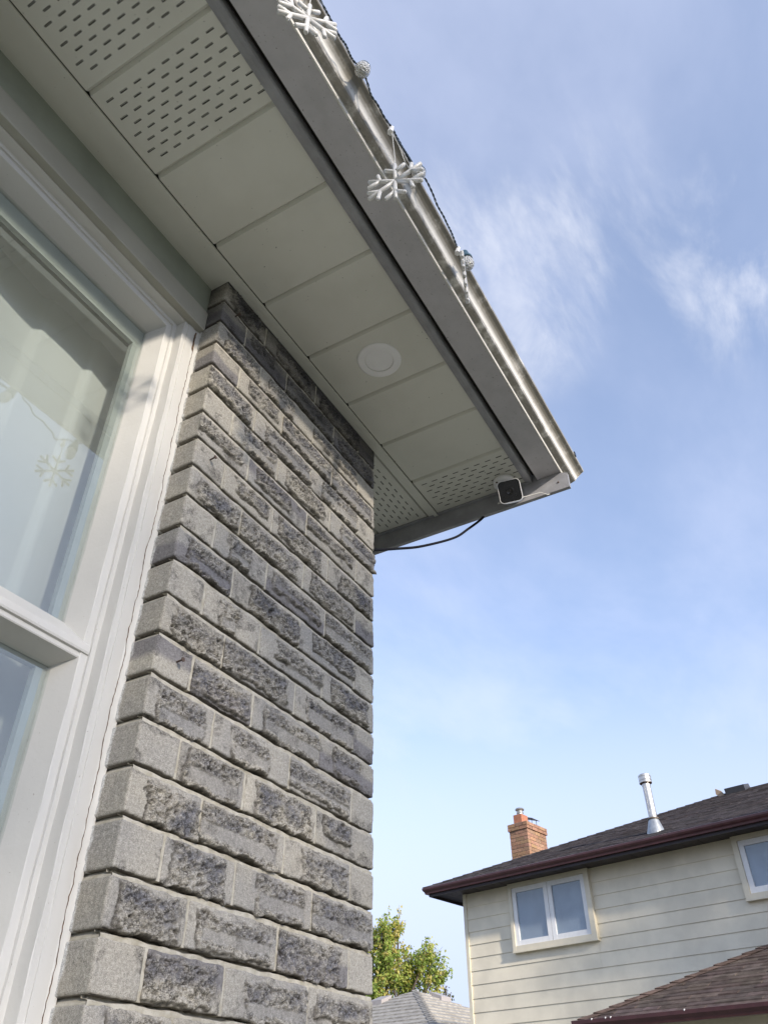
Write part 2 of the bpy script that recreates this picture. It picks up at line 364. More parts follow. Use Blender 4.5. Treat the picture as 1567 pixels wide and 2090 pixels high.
BROWNSOFFIT = plain("dark_brown_soffit", (0.030, 0.021, 0.024), 0.5, var=0.15, vscale=6)
DARKSHINGLE = m_shingle("dark_brown_shingle", (0.050, 0.042, 0.042), (0.095, 0.082, 0.080))
BROWNSHINGLE = m_shingle("warm_brown_shingle", (0.092, 0.070, 0.061), (0.152, 0.120, 0.106))
GREYSHINGLE = m_shingle("pale_grey_shingle", (0.34, 0.32, 0.285), (0.40, 0.38, 0.34))
GALV = plain("galvanised_steel", (0.62, 0.60, 0.56), 0.38, metal=0.85, var=0.16, vscale=9)
GALVDULL = plain("dull_flashing_steel", (0.42, 0.44, 0.45), 0.42, metal=0.7, var=0.15, vscale=12)
CLAY = plain("orange_clay_flue", (0.40, 0.165, 0.095), 0.85, var=0.12, vscale=18)
VENTBLACK = plain("charcoal_vent_plastic", (0.045, 0.045, 0.05), 0.45, var=0.1)
VENTGREY = plain("pale_grey_vent", (0.34, 0.315, 0.305), 0.5, var=0.06)
TAN = plain("tan_weathered_strip", (0.36, 0.27, 0.19), 0.8, var=0.15, vscale=40)
BARK = plain("bark", (0.11, 0.085, 0.065), 0.95, var=0.25, vscale=25, bumps=(30, 0.8, 0.02))
LEAF = m_leaf()
ORANGEBRICK = None
def m_obrick():
    m, nt, b = new_mat("orange_brick"); t = tint(nt)
    c = mix(nt, ramp(nt, noise(nt, 40, 4, 0.6), 0.35, 0.7), (0.37, 0.225, 0.140), (0.22, 0.125, 0.085))
    setc(nt, b, mix(nt, 1.0, c, t, 'MULTIPLY')); b.inputs['Roughness'].default_value = 0.9
    bump(nt, b, noise(nt, 60, 4), 0.5, 0.006); return m
ORANGEBRICK = m_obrick()

# ------------------------------------------------------------------ ground
mesh_obj("ground", [(-600, -600, 0), (600, -600, 0), (600, 600, 0), (-600, 600, 0)], [(0, 1, 2, 3)], m_ground(), kind='structure')

# ------------------------------------------------------------------ our house: brick pier, window, eave
ZS = 3.1653                     # soffit level
W = 0.7135                      # width of the brick pier
CH = 0.0759                     # course height
Y0 = 0.0625                     # face of the window casing, set back from the brick face
house = thing("brick_house", "near house corner of rough grey brick with white soffit, gutter and large white-framed window", "house", (0.3, 0.3, 0))

mort = MB()
mort.box((0.012, 0.0160, 0), (W - 0.012, 0.40, ZS - 0.004))
JT = 0.0108                     # joint thickness
rows = []
NC = 42
A_J = [0.0, 0.163, 0.394, 0.622, W]
B_J = [0.0, 0.092, 0.264, 0.491, W]
for k in range(NC):
    zt = ZS - k * CH; zb = zt - CH
    # weathered bed joint: flush above the lower brick, tucked in under the upper one
    t, bt = zb + JT * 0.5, zb - JT * 0.5
    nsg = 110 if k < 24 else 4; rgm = []
    for i in range(nsg + 1):
        x = 0.0035 + (W - 0.007) * i / nsg
        n1, n2, n3 = [float(v) for v in (vnoise(np.array([x * 38 + k * 5.3]), np.array([k * 1.7]), 301)[0], vnoise(np.array([x * 95 + k * 3.1]), np.array([k * 2.3]), 302)[0], vnoise(np.array([x * 17 + k * 9.7]), np.array([k * 0.9]), 303)[0])]
        f = 0.0030 - 0.0022 * max(0, n3 - 0.45) + 0.0016 * (n2 - 0.5); hh = 0.0040 + 0.0042 * n1 + 0.0018 * (n2 - 0.5)
        rgm.append([(x, 0.0165, t + 0.001), (x, 0.0150, bt + hh + 0.0022), (x, f + 0.0012, bt + hh), (x, f, bt + hh - 0.0014), (x, f + 0.0003, bt - 0.003), (x, 0.012, bt - 0.003)])
    mort.sweep(rgm, closed=False)
    for (x0, x1) in ((0.0035, W - 0.0035),):
        mort.add([(0.012, 0.012, t), (0.0030, 0.004, bt + 0.001), (0.0030, Y0 + 0.02, bt + 0.001), (0.012, Y0 + 0.02, t), (0.0030, 0.004, bt - 0.002), (0.0030, Y0 + 0.02, bt - 0.002)], [(0, 1, 2, 3), (1, 4, 5, 2)])
        mort.add([(W - 0.012, 0.012, t), (W - 0.0030, 0.004, bt + 0.001), (W - 0.0030, 0.30, bt + 0.001), (W - 0.012, 0.30, t)], [(3, 2, 1, 0)])
    for xj in (A_J if k % 2 == 0 else B_J)[1:-1]:
        mort.box((xj - 0.0032, 0.0022, zb + JT * 0.5), (xj + 0.0032, 0.024, zt - JT * 0.42))
wall = mort.obj("brick_wall", MORTAR, house)

def brick_mesh(x0, x1, z0, z1, k, seed, hi):
    r = np.random.default_rng(seed)
    L, H = x1 - x0, z1 - z0
    left, right = x0 < 1e-4, x1 > W - 1e-4
    st = 0.0020 if hi else 0.03
    dl = Y0 + 0.012 if left else 0.022
    dr = 0.102 if right else 0.022
    rc = 0.0032
    path = []   # x, y, nx, ny, s along the face
    def lin(a, b, n): return [a + (b - a) * i / n for i in range(n + 1)]
    for y in lin(dl, rc, max(2, int(dl / st))): path.append((x0, y, -1, 0))
    path.append((x0 + rc * 0.29, rc * 0.29, -0.71, -0.71))
    for x in lin(x0 + rc, x1 - rc, max(3, int(L / st))): path.append((x, 0, 0, -1))
    path.append((x1 - rc * 0.29, rc * 0.29, 0.71, -0.71))
    for y in lin(rc, dr, max(2, int(dr / (st * 2)))): path.append((x1, y, 1, 0))
    P = np.array(path)
    nz = max(2, int(H / st))
    zr = [(z0, 0.0175), (z0, 0.009), (z0, 0.0030), (z0 + 0.0011, 0.0009)] + [(z, 0) for z in lin(z0 + 0.003, z1 - 0.003, nz)] + [(z1 - 0.0012, 0.001), (z1, 0.0036), (z1, 0.0175)]
    Z = np.array(zr)
    nu, nv = len(P), len(Z)
    X = P[:, 0][None] - P[:, 2][None] * Z[:, 1][:, None]
    Y = P[:, 1][None] - P[:, 3][None] * Z[:, 1][:, None]
    ZZ = np.repeat(Z[:, 0][:, None], nu, 1)
    sx = P[:, 0][None] + np.where(P[:, 2] < -0.9, -P[:, 1], np.where(P[:, 2] > 0.9, P[:, 1], 0))[None] + 0 * ZZ
    front = np.repeat((np.abs(P[:, 3]) > 0.5)[None], nv, 0)
    inner = np.repeat((Z[:, 1] < 0.002)[:, None], nu, 1).astype(float)
    so = seed * 13 % 997
    gx, gz = sx * 1.0 + so * 0.37, ZZ + so * 0.11
    d = 0.0016 * (fbm(gx * 110, gz * 110, 11, 3) - 0.5) + 0.0022 * (fbm(gx * 16, gz * 22, 12, 2) - 0.5)
    base = np.array([0.490, 0.455, 0.385]) * r.uniform(0.86, 1.08)
    grey = np.array([0.375, 0.360, 0.332])
    gm = r.uniform(0.10, 0.80)
    tone = np.clip(gm + 1.3 * (fbm(gx * 11, gz * 16, 21, 4) - 0.5), 0, 1)[..., None]
    col = base * (1 - tone) + grey * tone
    # smooth purple-grey flashing over part of some bricks
    if r.random() < 0.22:
        lower = sstep(z0 + H * 0.62, z0 + H * 0.42, ZZ + 0.012 * (fbm(gx * 22, gz * 22, 23, 3) - 0.5)) if r.random() < 0.7 else sstep(z0 + H * 0.35, z0 + H * 0.6, ZZ)
        f = (lower * 0.8)[..., None]; col = col * (1 - f) + np.array([0.215, 0.205, 0.215]) * f
    rmask = np.zeros_like(ZZ); hang = 0 * ZZ
    plainb = (right and L < 0.1) or (left and L < 0.1) or r.random() < 0.07
    if not plainb:
        xa = x0 + L * r.uniform(0.08, 0.28); xb = x1 - L * r.uniform(0.01, 0.14)
        za = z0 + r.uniform(-0.006, 0.005); zb = z1 - r.uniform(0.002, 0.010)
        q_ = r.random()
        if q_ < 0.16: xb = x0 + L * r.uniform(0.55, 0.72)
        elif q_ < 0.34: xa = x0 - 0.01
        elif q_ < 0.50: xb = x1 + 0.01
        if r.random() < 0.22: za = z0 + H * r.uniform(0.18, 0.36)
        wx = 0.032 * (fbm(gx * 30, gz * 30, 31, 5, 0.66) - 0.5); wz = 0.020 * (fbm(gx * 30, gz * 36, 41, 5, 0.66) - 0.5)
        sd = np.minimum(np.minimum(sx + wx - xa, xb - sx + wx), np.minimum(ZZ + wz - za, zb - ZZ + wz))
        m = sstep(-0.0035, 0.0060, sd) * front
        rock = fbm(gx * 120, gz * 150, 51, 4, 0.6); ridg = 1 - np.abs(2 * fbm(gx * 75, gz * 95, 61, 3, 0.6) - 1)
        h = 0.0008 + 0.0150 * (rock - 0.43) + 0.0055 * (ridg - 0.7)
        edge = sstep(0.011, 0.002, sd)
        low = sstep(0.016, 0.003, ZZ - za)
        h = h + 0.0050 * edge * low * (0.4 + fbm(gx * 60, gz * 60, 71, 3)) + 0.0012
        pits = sstep(0.60, 0.70, fbm(gx * 160, gz * 190, 81, 3)) * 0.004
        sdl = np.minimum(sx + wx - xa, ZZ + wz - za); lip = np.exp(-(sdl / 0.0021) ** 2) * sstep(0.34, 0.50, fbm(gx * 40, gz * 44, 161, 3)) * front * sstep(-0.003, 0.001, np.minimum(xb - sx, zb - ZZ)) * sstep(-0.003, 0.001, sd + 0.002)
        dark = np.clip(sstep(0.40, 0.74, fbm(gx * 24, gz * 26, 91, 4) * 0.80 + 0.40 * np.clip((ZZ - z0) / H, 0, 1)), 0, 1) * sstep(-0.004, 0.016, sd)
        bndm = 0 * ZZ
        if r.random() < 0.45:      # a trowelled smooth band along the lower half
            bz = z0 + H * r.uniform(0.36, 0.52)
            bnd = sstep(0.0025, -0.0025, ZZ + 0.16 * (sx - (x0 + x1) / 2) * 0.02 + 0.0025 * (fbm(gx * 30, gz * 3, 95, 2) - 0.5) - bz) * sstep(za + 0.010, za + 0.014, ZZ + wz * 0.6) * sstep(0.006, 0.012, np.minimum(sx - xa, xb - sx + 0.01))
            h = h * (1 - bnd) + 0.0022 * bnd; pits = pits * (1 - bnd)
            dark = dark * (1 - bnd) + bnd * 0.42; bndm = bnd
        rmask = m * (1 - 0.85 * bndm)
        d = d * (1 - m) + m * (h - pits) - lip * 0.0022
        dk = (dark * m * r.uniform(0.55, 1.0))[..., None]
        dk = np.clip(dk + (0.30 * sstep(-0.030, 0.002, sd) * sstep(0.45, 0.75, fbm(gx * 20, gz * 24, 151, 3)) * (1 - m) * front)[..., None], 0, 1)
        col = col * (1 - dk) + np.array([0.188, 0.190, 0.212]) * dk
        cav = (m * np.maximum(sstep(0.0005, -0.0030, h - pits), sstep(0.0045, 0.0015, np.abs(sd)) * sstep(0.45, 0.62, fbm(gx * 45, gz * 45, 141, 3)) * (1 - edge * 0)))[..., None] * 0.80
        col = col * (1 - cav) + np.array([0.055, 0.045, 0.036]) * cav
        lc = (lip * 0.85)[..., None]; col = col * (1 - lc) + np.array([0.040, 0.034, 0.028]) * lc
        hang = m * sstep(0.014, 0.0, ZZ - z0) * 0.0052 * sstep(0.35, 0.75, fbm(gx * 48, gz * 0 + k, 171, 3))
        hil = (m * sstep(0.0030, 0.0055, h))[..., None] * 0.35
        col = col * (1 - hil) + base * 1.05 * hil
    chips = sstep(0.54, 0.68, fbm(gx * 30, gz * 34, 181, 4, 0.6)) * front * (1 - np.clip(rmask * 1.2, 0, 1))
    d = d - chips * (0.0004 + 0.0022 * fbm(gx * 120, gz * 130, 191, 3)); rmask = np.maximum(rmask, chips * 0.8)
    cp = (chips * 0.30)[..., None]; col = col * (1 - cp) + np.array([0.185, 0.172, 0.160]) * cp
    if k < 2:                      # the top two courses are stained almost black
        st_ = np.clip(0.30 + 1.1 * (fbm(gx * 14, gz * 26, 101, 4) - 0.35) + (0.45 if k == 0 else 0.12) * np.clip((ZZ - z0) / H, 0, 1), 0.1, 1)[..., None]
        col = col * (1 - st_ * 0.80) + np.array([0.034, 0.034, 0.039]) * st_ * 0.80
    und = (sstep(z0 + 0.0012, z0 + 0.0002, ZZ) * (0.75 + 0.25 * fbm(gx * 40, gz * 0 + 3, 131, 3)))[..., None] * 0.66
    col = col * (1 - und) + np.array([0.060, 0.048, 0.036]) * und      # bed-joint shadow painted dark on the underside, with soot
    if left:                       # white caulk smeared over the return
        ed = Y0 - 0.0070 + 0.010 * (fbm(ZZ * 60 + so, ZZ * 11 + P[:, 1][None] * 260, 111, 4) - 0.5)
        wm = (sstep(ed - 0.0015, ed + 0.0015, P[:, 1][None] + 0 * ZZ) * (P[:, 2] < -0.5)[None] * (0.25 if k < 2 else 1))[..., None]
        col = col * (1 - wm) + np.array([0.72, 0.72, 0.70]) * wm; d = d + 0.0008 * wm[..., 0]
    wob = 0.0026 * (fbm(sx * 55 + so, sx * 0 + k * 3.7, 121, 3) - 0.5) * 2 * sstep(0.008, 0.0, np.minimum(ZZ - z0, z1 - ZZ)) * front
    d = d * inner
    X = X + P[:, 2][None] * d; Y = Y + P[:, 3][None] * d; ZZ = ZZ + wob - hang
    V = np.stack([X, Y, ZZ], -1).reshape(-1, 3)
    idx = np.arange(nu * nv).reshape(nv, nu)
    Fs = np.stack([idx[:-1, :-1], idx[:-1, 1:], idx[1:, 1:], idx[1:, :-1]], -1).reshape(-1, 4).tolist()
    return V, Fs, np.concatenate([col, rmask[..., None]], -1).reshape(-1, 4)

sd_ = 100
for k in range(NC):
    J = A_J if k % 2 == 0 else B_J
    z1 = ZS - k * CH - JT * 0.5 + (JT * 0.3 if k == 0 else 0); z0 = max(ZS - (k + 1) * CH + JT * 0.5, 0.0)
    if z1 - z0 < 0.02: continue
    for i in range(4):
        x0 = J[i] + (0.0024 if i else 0); x1 = J[i + 1] - (0.0024 if i < 3 else 0)
        sd_ += 1
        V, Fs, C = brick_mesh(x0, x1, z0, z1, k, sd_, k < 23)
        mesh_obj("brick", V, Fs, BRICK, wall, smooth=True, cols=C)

# rest of the house shell that keeps light out (gable wall behind the pier, wall under the window)
shell = MB()
shell.box((0.40, 0.41, 0), (W - 0.012, 6.0, ZS + 0.3))
shell.box((-4.5, Y0 + 0.12, 0), (-0.002, Y0 + 0.30, 0.86))
shell.box((-4.5, Y0 + 0.02, 0), (-3.2, Y0 + 0.30, ZS - 0.05))
shell.obj("side_wall", MORTAR, house)

# window casing, mitred at the head
prof = [(0, 0), (0.0215, 0), (0.0222, 0.0022), (0.0325, 0.0018), (0.0335, 0.003), (0.0362, 0.0235), (0.0375, 0.0240), (0.0450, 0.0240), (0.0458, 0.0288), (0.0468, 0.0290), (0.0588, 0.0290), (0.0600, 0.0298), (0.0750, 0.0720), (0.0750, 0.0800)]
XC, ZC, WL, WB = -0.012, 3.030, -3.2, 0.90
YG = Y0 + 0.072
ringA = [(XC - w, Y0 + d, WB) for w, d in prof]
ringB = [(XC - w, Y0 + d, ZC - w) for w, d in prof]
ringC = [(WL, Y0 + d, ZC - w) for w, d in prof]
mb = MB()
def wavy(p, k): return p
NS = 40
rings = []
for i in range(NS + 1):
    t = i / NS; rings.append([(XC - w + 0.0006 * math.sin(i * 2.1 + j), Y0 + d + 0.0005 * math.sin(i * 1.7 + j * 0.5), WB + (ZC - w - WB) * t) for j, (w, d) in enumerate(prof)])
rings += [ringC]
mb.sweep(rings, closed=False)
mb.box((WL, Y0 + 0.0, WB - 0.05), (XC - 0.0, Y0 + 0.10, WB))
window = mb.obj("window", PAINT, house)
tr = [(0.078, 2.190), (0.0715, 2.1895), (0.0275, 2.1470), (0.0255, 2.1440), (0.0250, 2.1335), (0.0262, 2.1300), (0.0300, 2.1292), (0.0308, 2.1285), (0.0310, 2.1215), (0.0322, 2.1195), (0.0720, 2.1090), (0.078, 2.108)]
MB().sweep([[(x, Y0 + y, z) for y, z in tr] for x in (WL, -1.6, -0.8, -0.3, -0.0585)], closed=True).obj("transom", PAINT, window)
MB().box((WL, YG, 2.178), (XC - 0.072, YG + 0.005, ZC - 0.072)).obj("glass_pane", GLASS, window)
MB().box((WL, YG, WB), (XC - 0.072, YG + 0.005, 2.115)).obj("glass_pane", GLASS, window)
# inner frame seen through the glass
inn = MB()
inn.box((XC - 0.097, YG + 0.008, WB), (XC - 0.02, YG + 0.020, ZC - 0.035))
inn.box((WL, YG + 0.008, ZC - 0.128), (XC - 0.097, YG + 0.020, ZC - 0.035))
inn.box((WL, YG + 0.008, 2.100), (XC - 0.097, YG + 0.020, 2.192))
inn.obj("inner_frame", plain("inner_frame_paint", (0.36, 0.38, 0.36), 0.5, var=0.04), window)
# caulk strip and its long crack
ck = MB(); rg = []
for i in range(221):
    z = WB + (3.0 - WB) * i / 220; a = 0.0004 * math.sin(i * 1.3) + 0.0006 * math.sin(i * 0.17 + 1) + random.uniform(-0.0005, 0.0005)
    rg.append([(XC - 0.002, Y0 + 0.002, z), (XC + 0.001, Y0 - 0.0004 + a * 0.2, z), (XC + 0.006, Y0 - 0.0010 + a * 0.3, z), (-0.0022, Y0 - 0.0022 + a, z), (0.0004, Y0 - 0.0042 + a * 1.6, z), (0.004, Y0 - 0.0036, z)])
ck.sweep(rg, closed=False); ck.obj("caulk_bead", PAINT, window, smooth=True)
pts = []; xx = 0.0
for i in range(330):
    z = 1.2 + (2.99 - 1.2) * i / 329; xx = 0.86 * xx + random.uniform(-0.0011, 0.0011)
    pts.append((XC + 0.0022 + xx, Y0 - 0.0012, z))
MB().tube(pts, [0.00035 + (0.0016 if p[2] > 2.93 else 0) + 0.0004 * random.random() for p in pts], 5).obj("crack", CRACK, window)
# boards above the window
MB().box((WL, 0.050, 3.0650), (-0.002, 0.17, ZS - 0.0005)).obj("head_board", HEADGREY, window)
hc = [(0.052, 3.070), (0.0465, 3.066), (0.0440, 3.058), (0.0440, 3.004), (0.0460, 3.000), (0.17, 3.000), (0.17, 3.070)]
MB().sweep([[(x, y, z) for y, z in hc] for x in (WL, -0.0022)]).obj("head_board", plain("beige_board_paint", (0.37, 0.36, 0.31), 0.6, var=0.06, vscale=9), window)
# room behind
room = MB()
room.add([(-3.4, 0.19, 0.3), (0.0, 0.19, 0.3), (0.0, 3.4, 0.3), (-3.4, 3.4, 0.3), (-3.4, 0.19, 3.0), (0.0, 0.19, 3.0), (0.0, 3.4, 3.0), (-3.4, 3.4, 3.0)], [(0, 1, 2, 3), (7, 6, 5, 4), (1, 5, 6, 2), (3, 2, 6, 7), (0, 3, 7, 4)])
room.box((-3.4, 0.185, 2.93), (0.0, 0.20, 3.0)); room.box((-0.09, 0.172, 0.3), (0.0, 0.178, 3.0))
room.obj("interior_wall", INTERIOR, house)
# curtain
cx = np.linspace(-3.1, -0.012, 432)
ph = cx * 46 + 1.3 * np.sin(cx * 9.1) + 0.9 * np.sin(cx * 3.7 + 1)
saw = (ph / (2 * np.pi)) % 1.0
cy = 0.240 + 0.013 * saw * sstep(1.0, 0.88, saw) + 0.003 * np.sin(cx * 23 + 2)
zt = np.linspace(0.4, 2.96, 12)
V = np.array([[x + 0.004 * math.sin(z * 3), y0 + (z - 0.4) * 0.004, z] for z in zt for x, y0 in zip(cx, cy)])
n_ = len(cx); Fs = [(j * n_ + i, j * n_ + i + 1, (j + 1) * n_ + i + 1, (j + 1) * n_ + i) for j in range(len(zt) - 1) for i in range(n_ - 1)]
mesh_obj("curtain", V, Fs, CURTAIN, smooth=True, label="white sheer pleated curtain hanging behind the large window glass", cat="curtain")

# ---- eave: soffit panels
soff = MB()
# inner J trim along the wall, widening to a flat board over the window
soff.box((-3.2, -0.0320, ZS - 0.0050), (1.084, -0.0022, ZS - 0.0030))
soff.box((-3.2, -0.0022, ZS - 0.0042), (-0.0005, Y0 + 0.004, ZS + 0.0010))
soff.box((-3.2, -0.0320, ZS - 0.0030), (1.084, -0.0295, ZS - 0.0002)); soff.box((-3.2, -0.0322, ZS - 0.0066), (1.084, -0.0190, ZS - 0.0049))
soffit = soff.obj("soffit", SOFFIT, house)
def panel(x0, x1, y0, y1, vented, axis='y'):
    """flat panel with bevelled V edges; slots are real holes with a louvre flap above each"""
    mb = MB(); e = 0.0068
    us = [x0, x0 + e, x1 - e, x1]; vsb = [y0, y1]; holes = []
    if vented:
        n = 8; m0 = (x1 - x0) * 0.155; pit = (x1 - x0 - 2 * m0) / (n - 1)
        for i in range(n):
            u = x0 + m0 + i * pit
            us += [u - 0.0020, u + 0.0020]
            off = 0.0 if i % 2 == 0 else 0.0185
            v = y1 - 0.020 - off
            while v > y0 + 0.010:
                va, vb = max(v - 0.0185, y0 + 0.004), v
                if vb - va > 0.006: holes.append((u - 0.0020, u + 0.0020, va, vb)); vsb += [va, vb]
                v -= 0.037
    us = sorted(set(round(u, 5) for u in us)); vv = sorted(set(round(v, 5) for v in vsb))
    def zf(u): return ZS + (0.0090 if u in (us[0], us[-1]) else 0.0)
    V = [(u, v, zf(u)) for v in vv for u in us]; nu = len(us); Fs = []
    for j in range(len(vv) - 1):
        for i in range(nu - 1):
            uc, vc = (us[i] + us[i + 1]) / 2, (vv[j] + vv[j + 1]) / 2
            if any(a < uc < b and c < vc < d for a, b, c, d in holes): continue
            Fs.append((j * nu + i, (j + 1) * nu + i, (j + 1) * nu + i + 1, j * nu + i + 1))
    mb.add(V, Fs)
    for a, b, c, d in holes:      # pressed louvre lip standing up inside the slot
        j = random.uniform(-0.0004, 0.0004)
        q_ = (a + b) / 2 + j; mb.box((q_ - 0.0004, c, ZS + 0.0016), (q_ + 0.0004, d, ZS + 0.0040))
    if axis == 'x': mb.v = [(y, x, z) for x, y, z in mb.v]; mb.f = [f[::-1] for f in mb.f]
    return mb
JX = [-1.09, -0.892, -0.693, -0.493, -0.2905, -0.0915, 0.1025, 0.3020, 0.5025, 0.6985, 0.8940, 1.0835]
JX = [-3.08, -2.88, -2.68, -2.48, -2.28, -2.08, -1.88, -1.68, -1.48, -1.285] + JX
for x0, x1 in zip(JX[:-1], JX[1:]):
    v = x1 < -0.28 or x0 > 0.88
    panel(x0, x1, -0.3535, -0.0342, v).obj("soffit_panel", SOFFIT, soffit)
for y0, y1, v in ((0.0005, 0.2000, True), (0.2005, 0.400, False), (0.4005, 0.600, False), (0.6, 0.8, True), (0.8, 1.0, False)):
    p = panel(y0, y1, W + 0.004, 1.0825, v, 'x'); p.obj("soffit_panel", SOFFIT, soffit)
# outer trim: two overlapping lengths with a rounded lower edge
def otrim(x0, x1, o):
    pr = [(-0.3500, 0.001), (-0.3500, -0.0042 - o), (-0.3560, -0.0068 - o), (-0.3640, -0.0085 - o), (-0.3705 - o, -0.0075 - o), (-0.3730 - o, -0.0035), (-0.3735 - o, 0.030), (-0.371, 0.030), (-0.371, 0.001)]
    return MB().sweep([[(x, y, ZS + z) for y, z in pr] for x in (x0, x1)])
otrim(-3.2, 0.395, 0.0015).obj("edge_trim", PLATE, soffit, smooth=False)
otrim(0.3951, 1.070, 0.0).obj("edge_trim", PLATE, soffit, smooth=False)
bf = MB(); bf.box((-3.2, -0.3700, ZS + 0.011), (1.080, -0.0040, ZS + 0.014)); bf.box((W + 0.002, -0.0030, ZS + 0.011), (1.080, 2.0, ZS + 0.014))
bf.obj("dark_baffle", DARKVOID, soffit)  # added dark sheet, painted as the shade behind the vent slots
# fascia board behind the gutter, dark gap above
MB().box((-3.2, -0.388, ZS + 0.02), (1.08, -0.374, ZS + 0.14)).obj("fascia_board", DARKVOID, soffit)
# gable end board: hangs below the soffit
ep = [(-0.4850, -0.070), (-0.4850, -0.014), (-0.462, -0.0030), (-0.386, -0.0030), (-0.386, 0.10), (2.2, 0.90), (2.2, -0.070)]
MB().sweep([[(x, y, ZS + z) for y, z in ep] for x in (1.085, 1.098)]).obj("gable_fascia", PLATE, house)
MB().box((1.0745, -0.370, ZS - 0.0055), (1.0848, 2.2, ZS - 0.0015)).obj("gable_trim", PLATE, house)
# gutter
G = [(-0.3870, 0.095), (-0.3870, 0.0), (-0.4630, -0.0005), (-0.4655, -0.0045), (-0.4675, -0.0040), (-0.4690, 0.0055), (-0.4712, 0.0075), (-0.4820, 0.0085), (-0.4870, 0.0110), (-0.4895, 0.0160), (-0.4900, 0.0270), (-0.4908, 0.0360), (-0.4935, 0.0440), (-0.4990, 0.0510), (-0.5060, 0.0560), (-0.5135, 0.0585), (-0.5150, 0.0600), (-0.5152, 0.0700), (-0.5120, 0.0715), (-0.5060, 0.0700)]
Gi = [(y + (0.0012 if y < -0.388 else -0.0012), z + 0.0014) for y, z in G]
ringG = G + Gi[::-1]
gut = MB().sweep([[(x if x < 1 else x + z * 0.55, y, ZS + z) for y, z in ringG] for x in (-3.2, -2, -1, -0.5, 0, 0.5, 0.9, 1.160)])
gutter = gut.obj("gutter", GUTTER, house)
for x, zz in ((1.108, 0.066),):
    MB().box((x - 0.006, -0.5185, ZS + zz - 0.004), (x + 0.006, -0.512, ZS + zz + 0.010)).obj("gutter_clip", BLACKPLASTIC, gutter)
MB().lathe([(0.0032, -0.001), (0.0032, 0.002), (0.0, 0.003)], (1.085, -0.452, ZS - 0.040), (-1, 0, 0), 10).obj("screw", RUST, house)
# roof slab
rf = MB(); a0, b0, a1, b1 = -0.44, ZS + 0.105, 6.0, ZS + 0.105 + 6.44 * 0.40
rf.hexa([(-4.5, a0, b0 - 0.02), (1.12, a0, b0 - 0.02), (1.12, a1, b1 - 0.02), (-4.5, a1, b1 - 0.02), (-4.5, a0, b0 + 0.02), (1.12, a0, b0 + 0.02), (1.12, a1, b1 + 0.02), (-4.5, a1, b1 + 0.02)])
rf.obj("roof", ROOFGREY, house, tint=True)
at = MB(); at.box((-4.5, 0.2, ZS + 0.02), (0.0, 6.0, ZS + 0.06)); at.box((0.0, 0.42, ZS + 0.3), (1.08, 6, ZS + 0.34))
at.obj("attic_floor", DARKVOID, house)

# ------------------------------------------------------------------ things on the eave
lamp = thing("recessed_light", "round white recessed light set in the plain soffit panels", "light", (0.404, -0.196, ZS))
MB().lathe([(0.0385, 0.008), (0.0385, -0.0038), (0.0405, -0.0042), (0.0560, -0.0034), (0.0590, -0.0018), (0.0595, 0.0), (0.0595, 0.004)], (0.404, -0.196, ZS), (0, 0, 1), 56).obj("trim_ring", WHITEPLASTIC, lamp, smooth=False)
MB().lathe([(0.0, -0.0005), (0.030, 0.0), (0.0372, 0.0008), (0.0372, 0.004), (0.0, 0.004)], (0.404, -0.196, ZS - 0.0022), (0, 0, 1), 48).obj("lens", WHITEPLASTIC, lamp)

# security camera
CAMB = Vector((1.040, -0.292, ZS))
seccam = thing("security_camera", "small white security camera with glossy black square face, screwed under the corner of the eave", "camera", CAMB)
MB().lathe([(0.0, 0.0), (0.036, 0.0), (0.0365, -0.006), (0.034, -0.014), (0.029, -0.018), (0.0, -0.019)], CAMB, (0, 0, 1), 36).obj("mounting_base", WHITEPLASTIC, seccam, smooth=True)
MB().lathe([(0.0, 0.0), (0.0035, 0.0), (0.0035, 0.0012), (0.0, 0.0016)], CAMB + Vector((-0.028, 0.016, -0.0185)), (0, 0, -1), 10).obj("screw", RUST, seccam)
face_c = Vector((0.9955, -0.3205, 3.0795))
ax = (Vector(CAM) - face_c).normalized(); ax = (ax + Vector((-0.06, 0.10, 0.16))).normalized()
side = ax.cross(Vector((0, 0, 1))).normalized(); upc = side.cross(ax).normalized()
def rsq(c, h, rad, n=6):
    out = []
    for q in range(4):
        cx_, cy_ = [(1, 1), (-1, 1), (-1, -1), (1, -1)][q]
        for i in range(n + 1):
            t = math.pi / 2 * (q + i / n); out.append(c + side * (cx_ * (h - rad) + rad * math.cos(t)) + upc * (cy_ * (h - rad) + rad * math.sin(t)))
    return out
MB().sweep([rsq(face_c - ax * 0.075, 0.022, 0.012), rsq(face_c - ax * 0.066, 0.029, 0.013), rsq(face_c - ax * 0.01, 0.0350, 0.013), rsq(face_c + ax * 0.001, 0.0355, 0.0130), rsq(face_c + ax * 0.002, 0.0352, 0.0127), rsq(face_c + ax * 0.002, 0.0342, 0.0120), rsq(face_c - ax * 0.001, 0.0339, 0.0118)]).obj("body", WHITEPLASTIC, seccam)
MB().sweep([rsq(face_c - ax * 0.0009, 0.0338, 0.0117), rsq(face_c + ax * 0.0003, 0.0337, 0.0117)]).obj("face_plate", BLACKPLASTIC, seccam)
MB().lathe([(0.0115, 0.0), (0.0115, 0.0010), (0.0095, 0.0012), (0.009, 0.0004), (0.0, 0.0026)], face_c + ax * 0.0004, ax, 28).obj("lens", BLACKPLASTIC, seccam, smooth=True)
for sx_ in (-0.019, 0.019): MB().lathe([(0.004, 0), (0.004, 0.0006), (0.0, 0.0012)], face_c + ax * 0.0004 + side * sx_ - upc * 0.016, ax, 12).obj("infrared_led", BLACKPLASTIC, seccam)
MB().tube([CAMB + Vector((0, 0, -0.02)), CAMB + Vector((0.004, -0.004, -0.040)), face_c - ax * 0.060], 0.013, 12).obj("arm", WHITEPLASTIC, seccam)
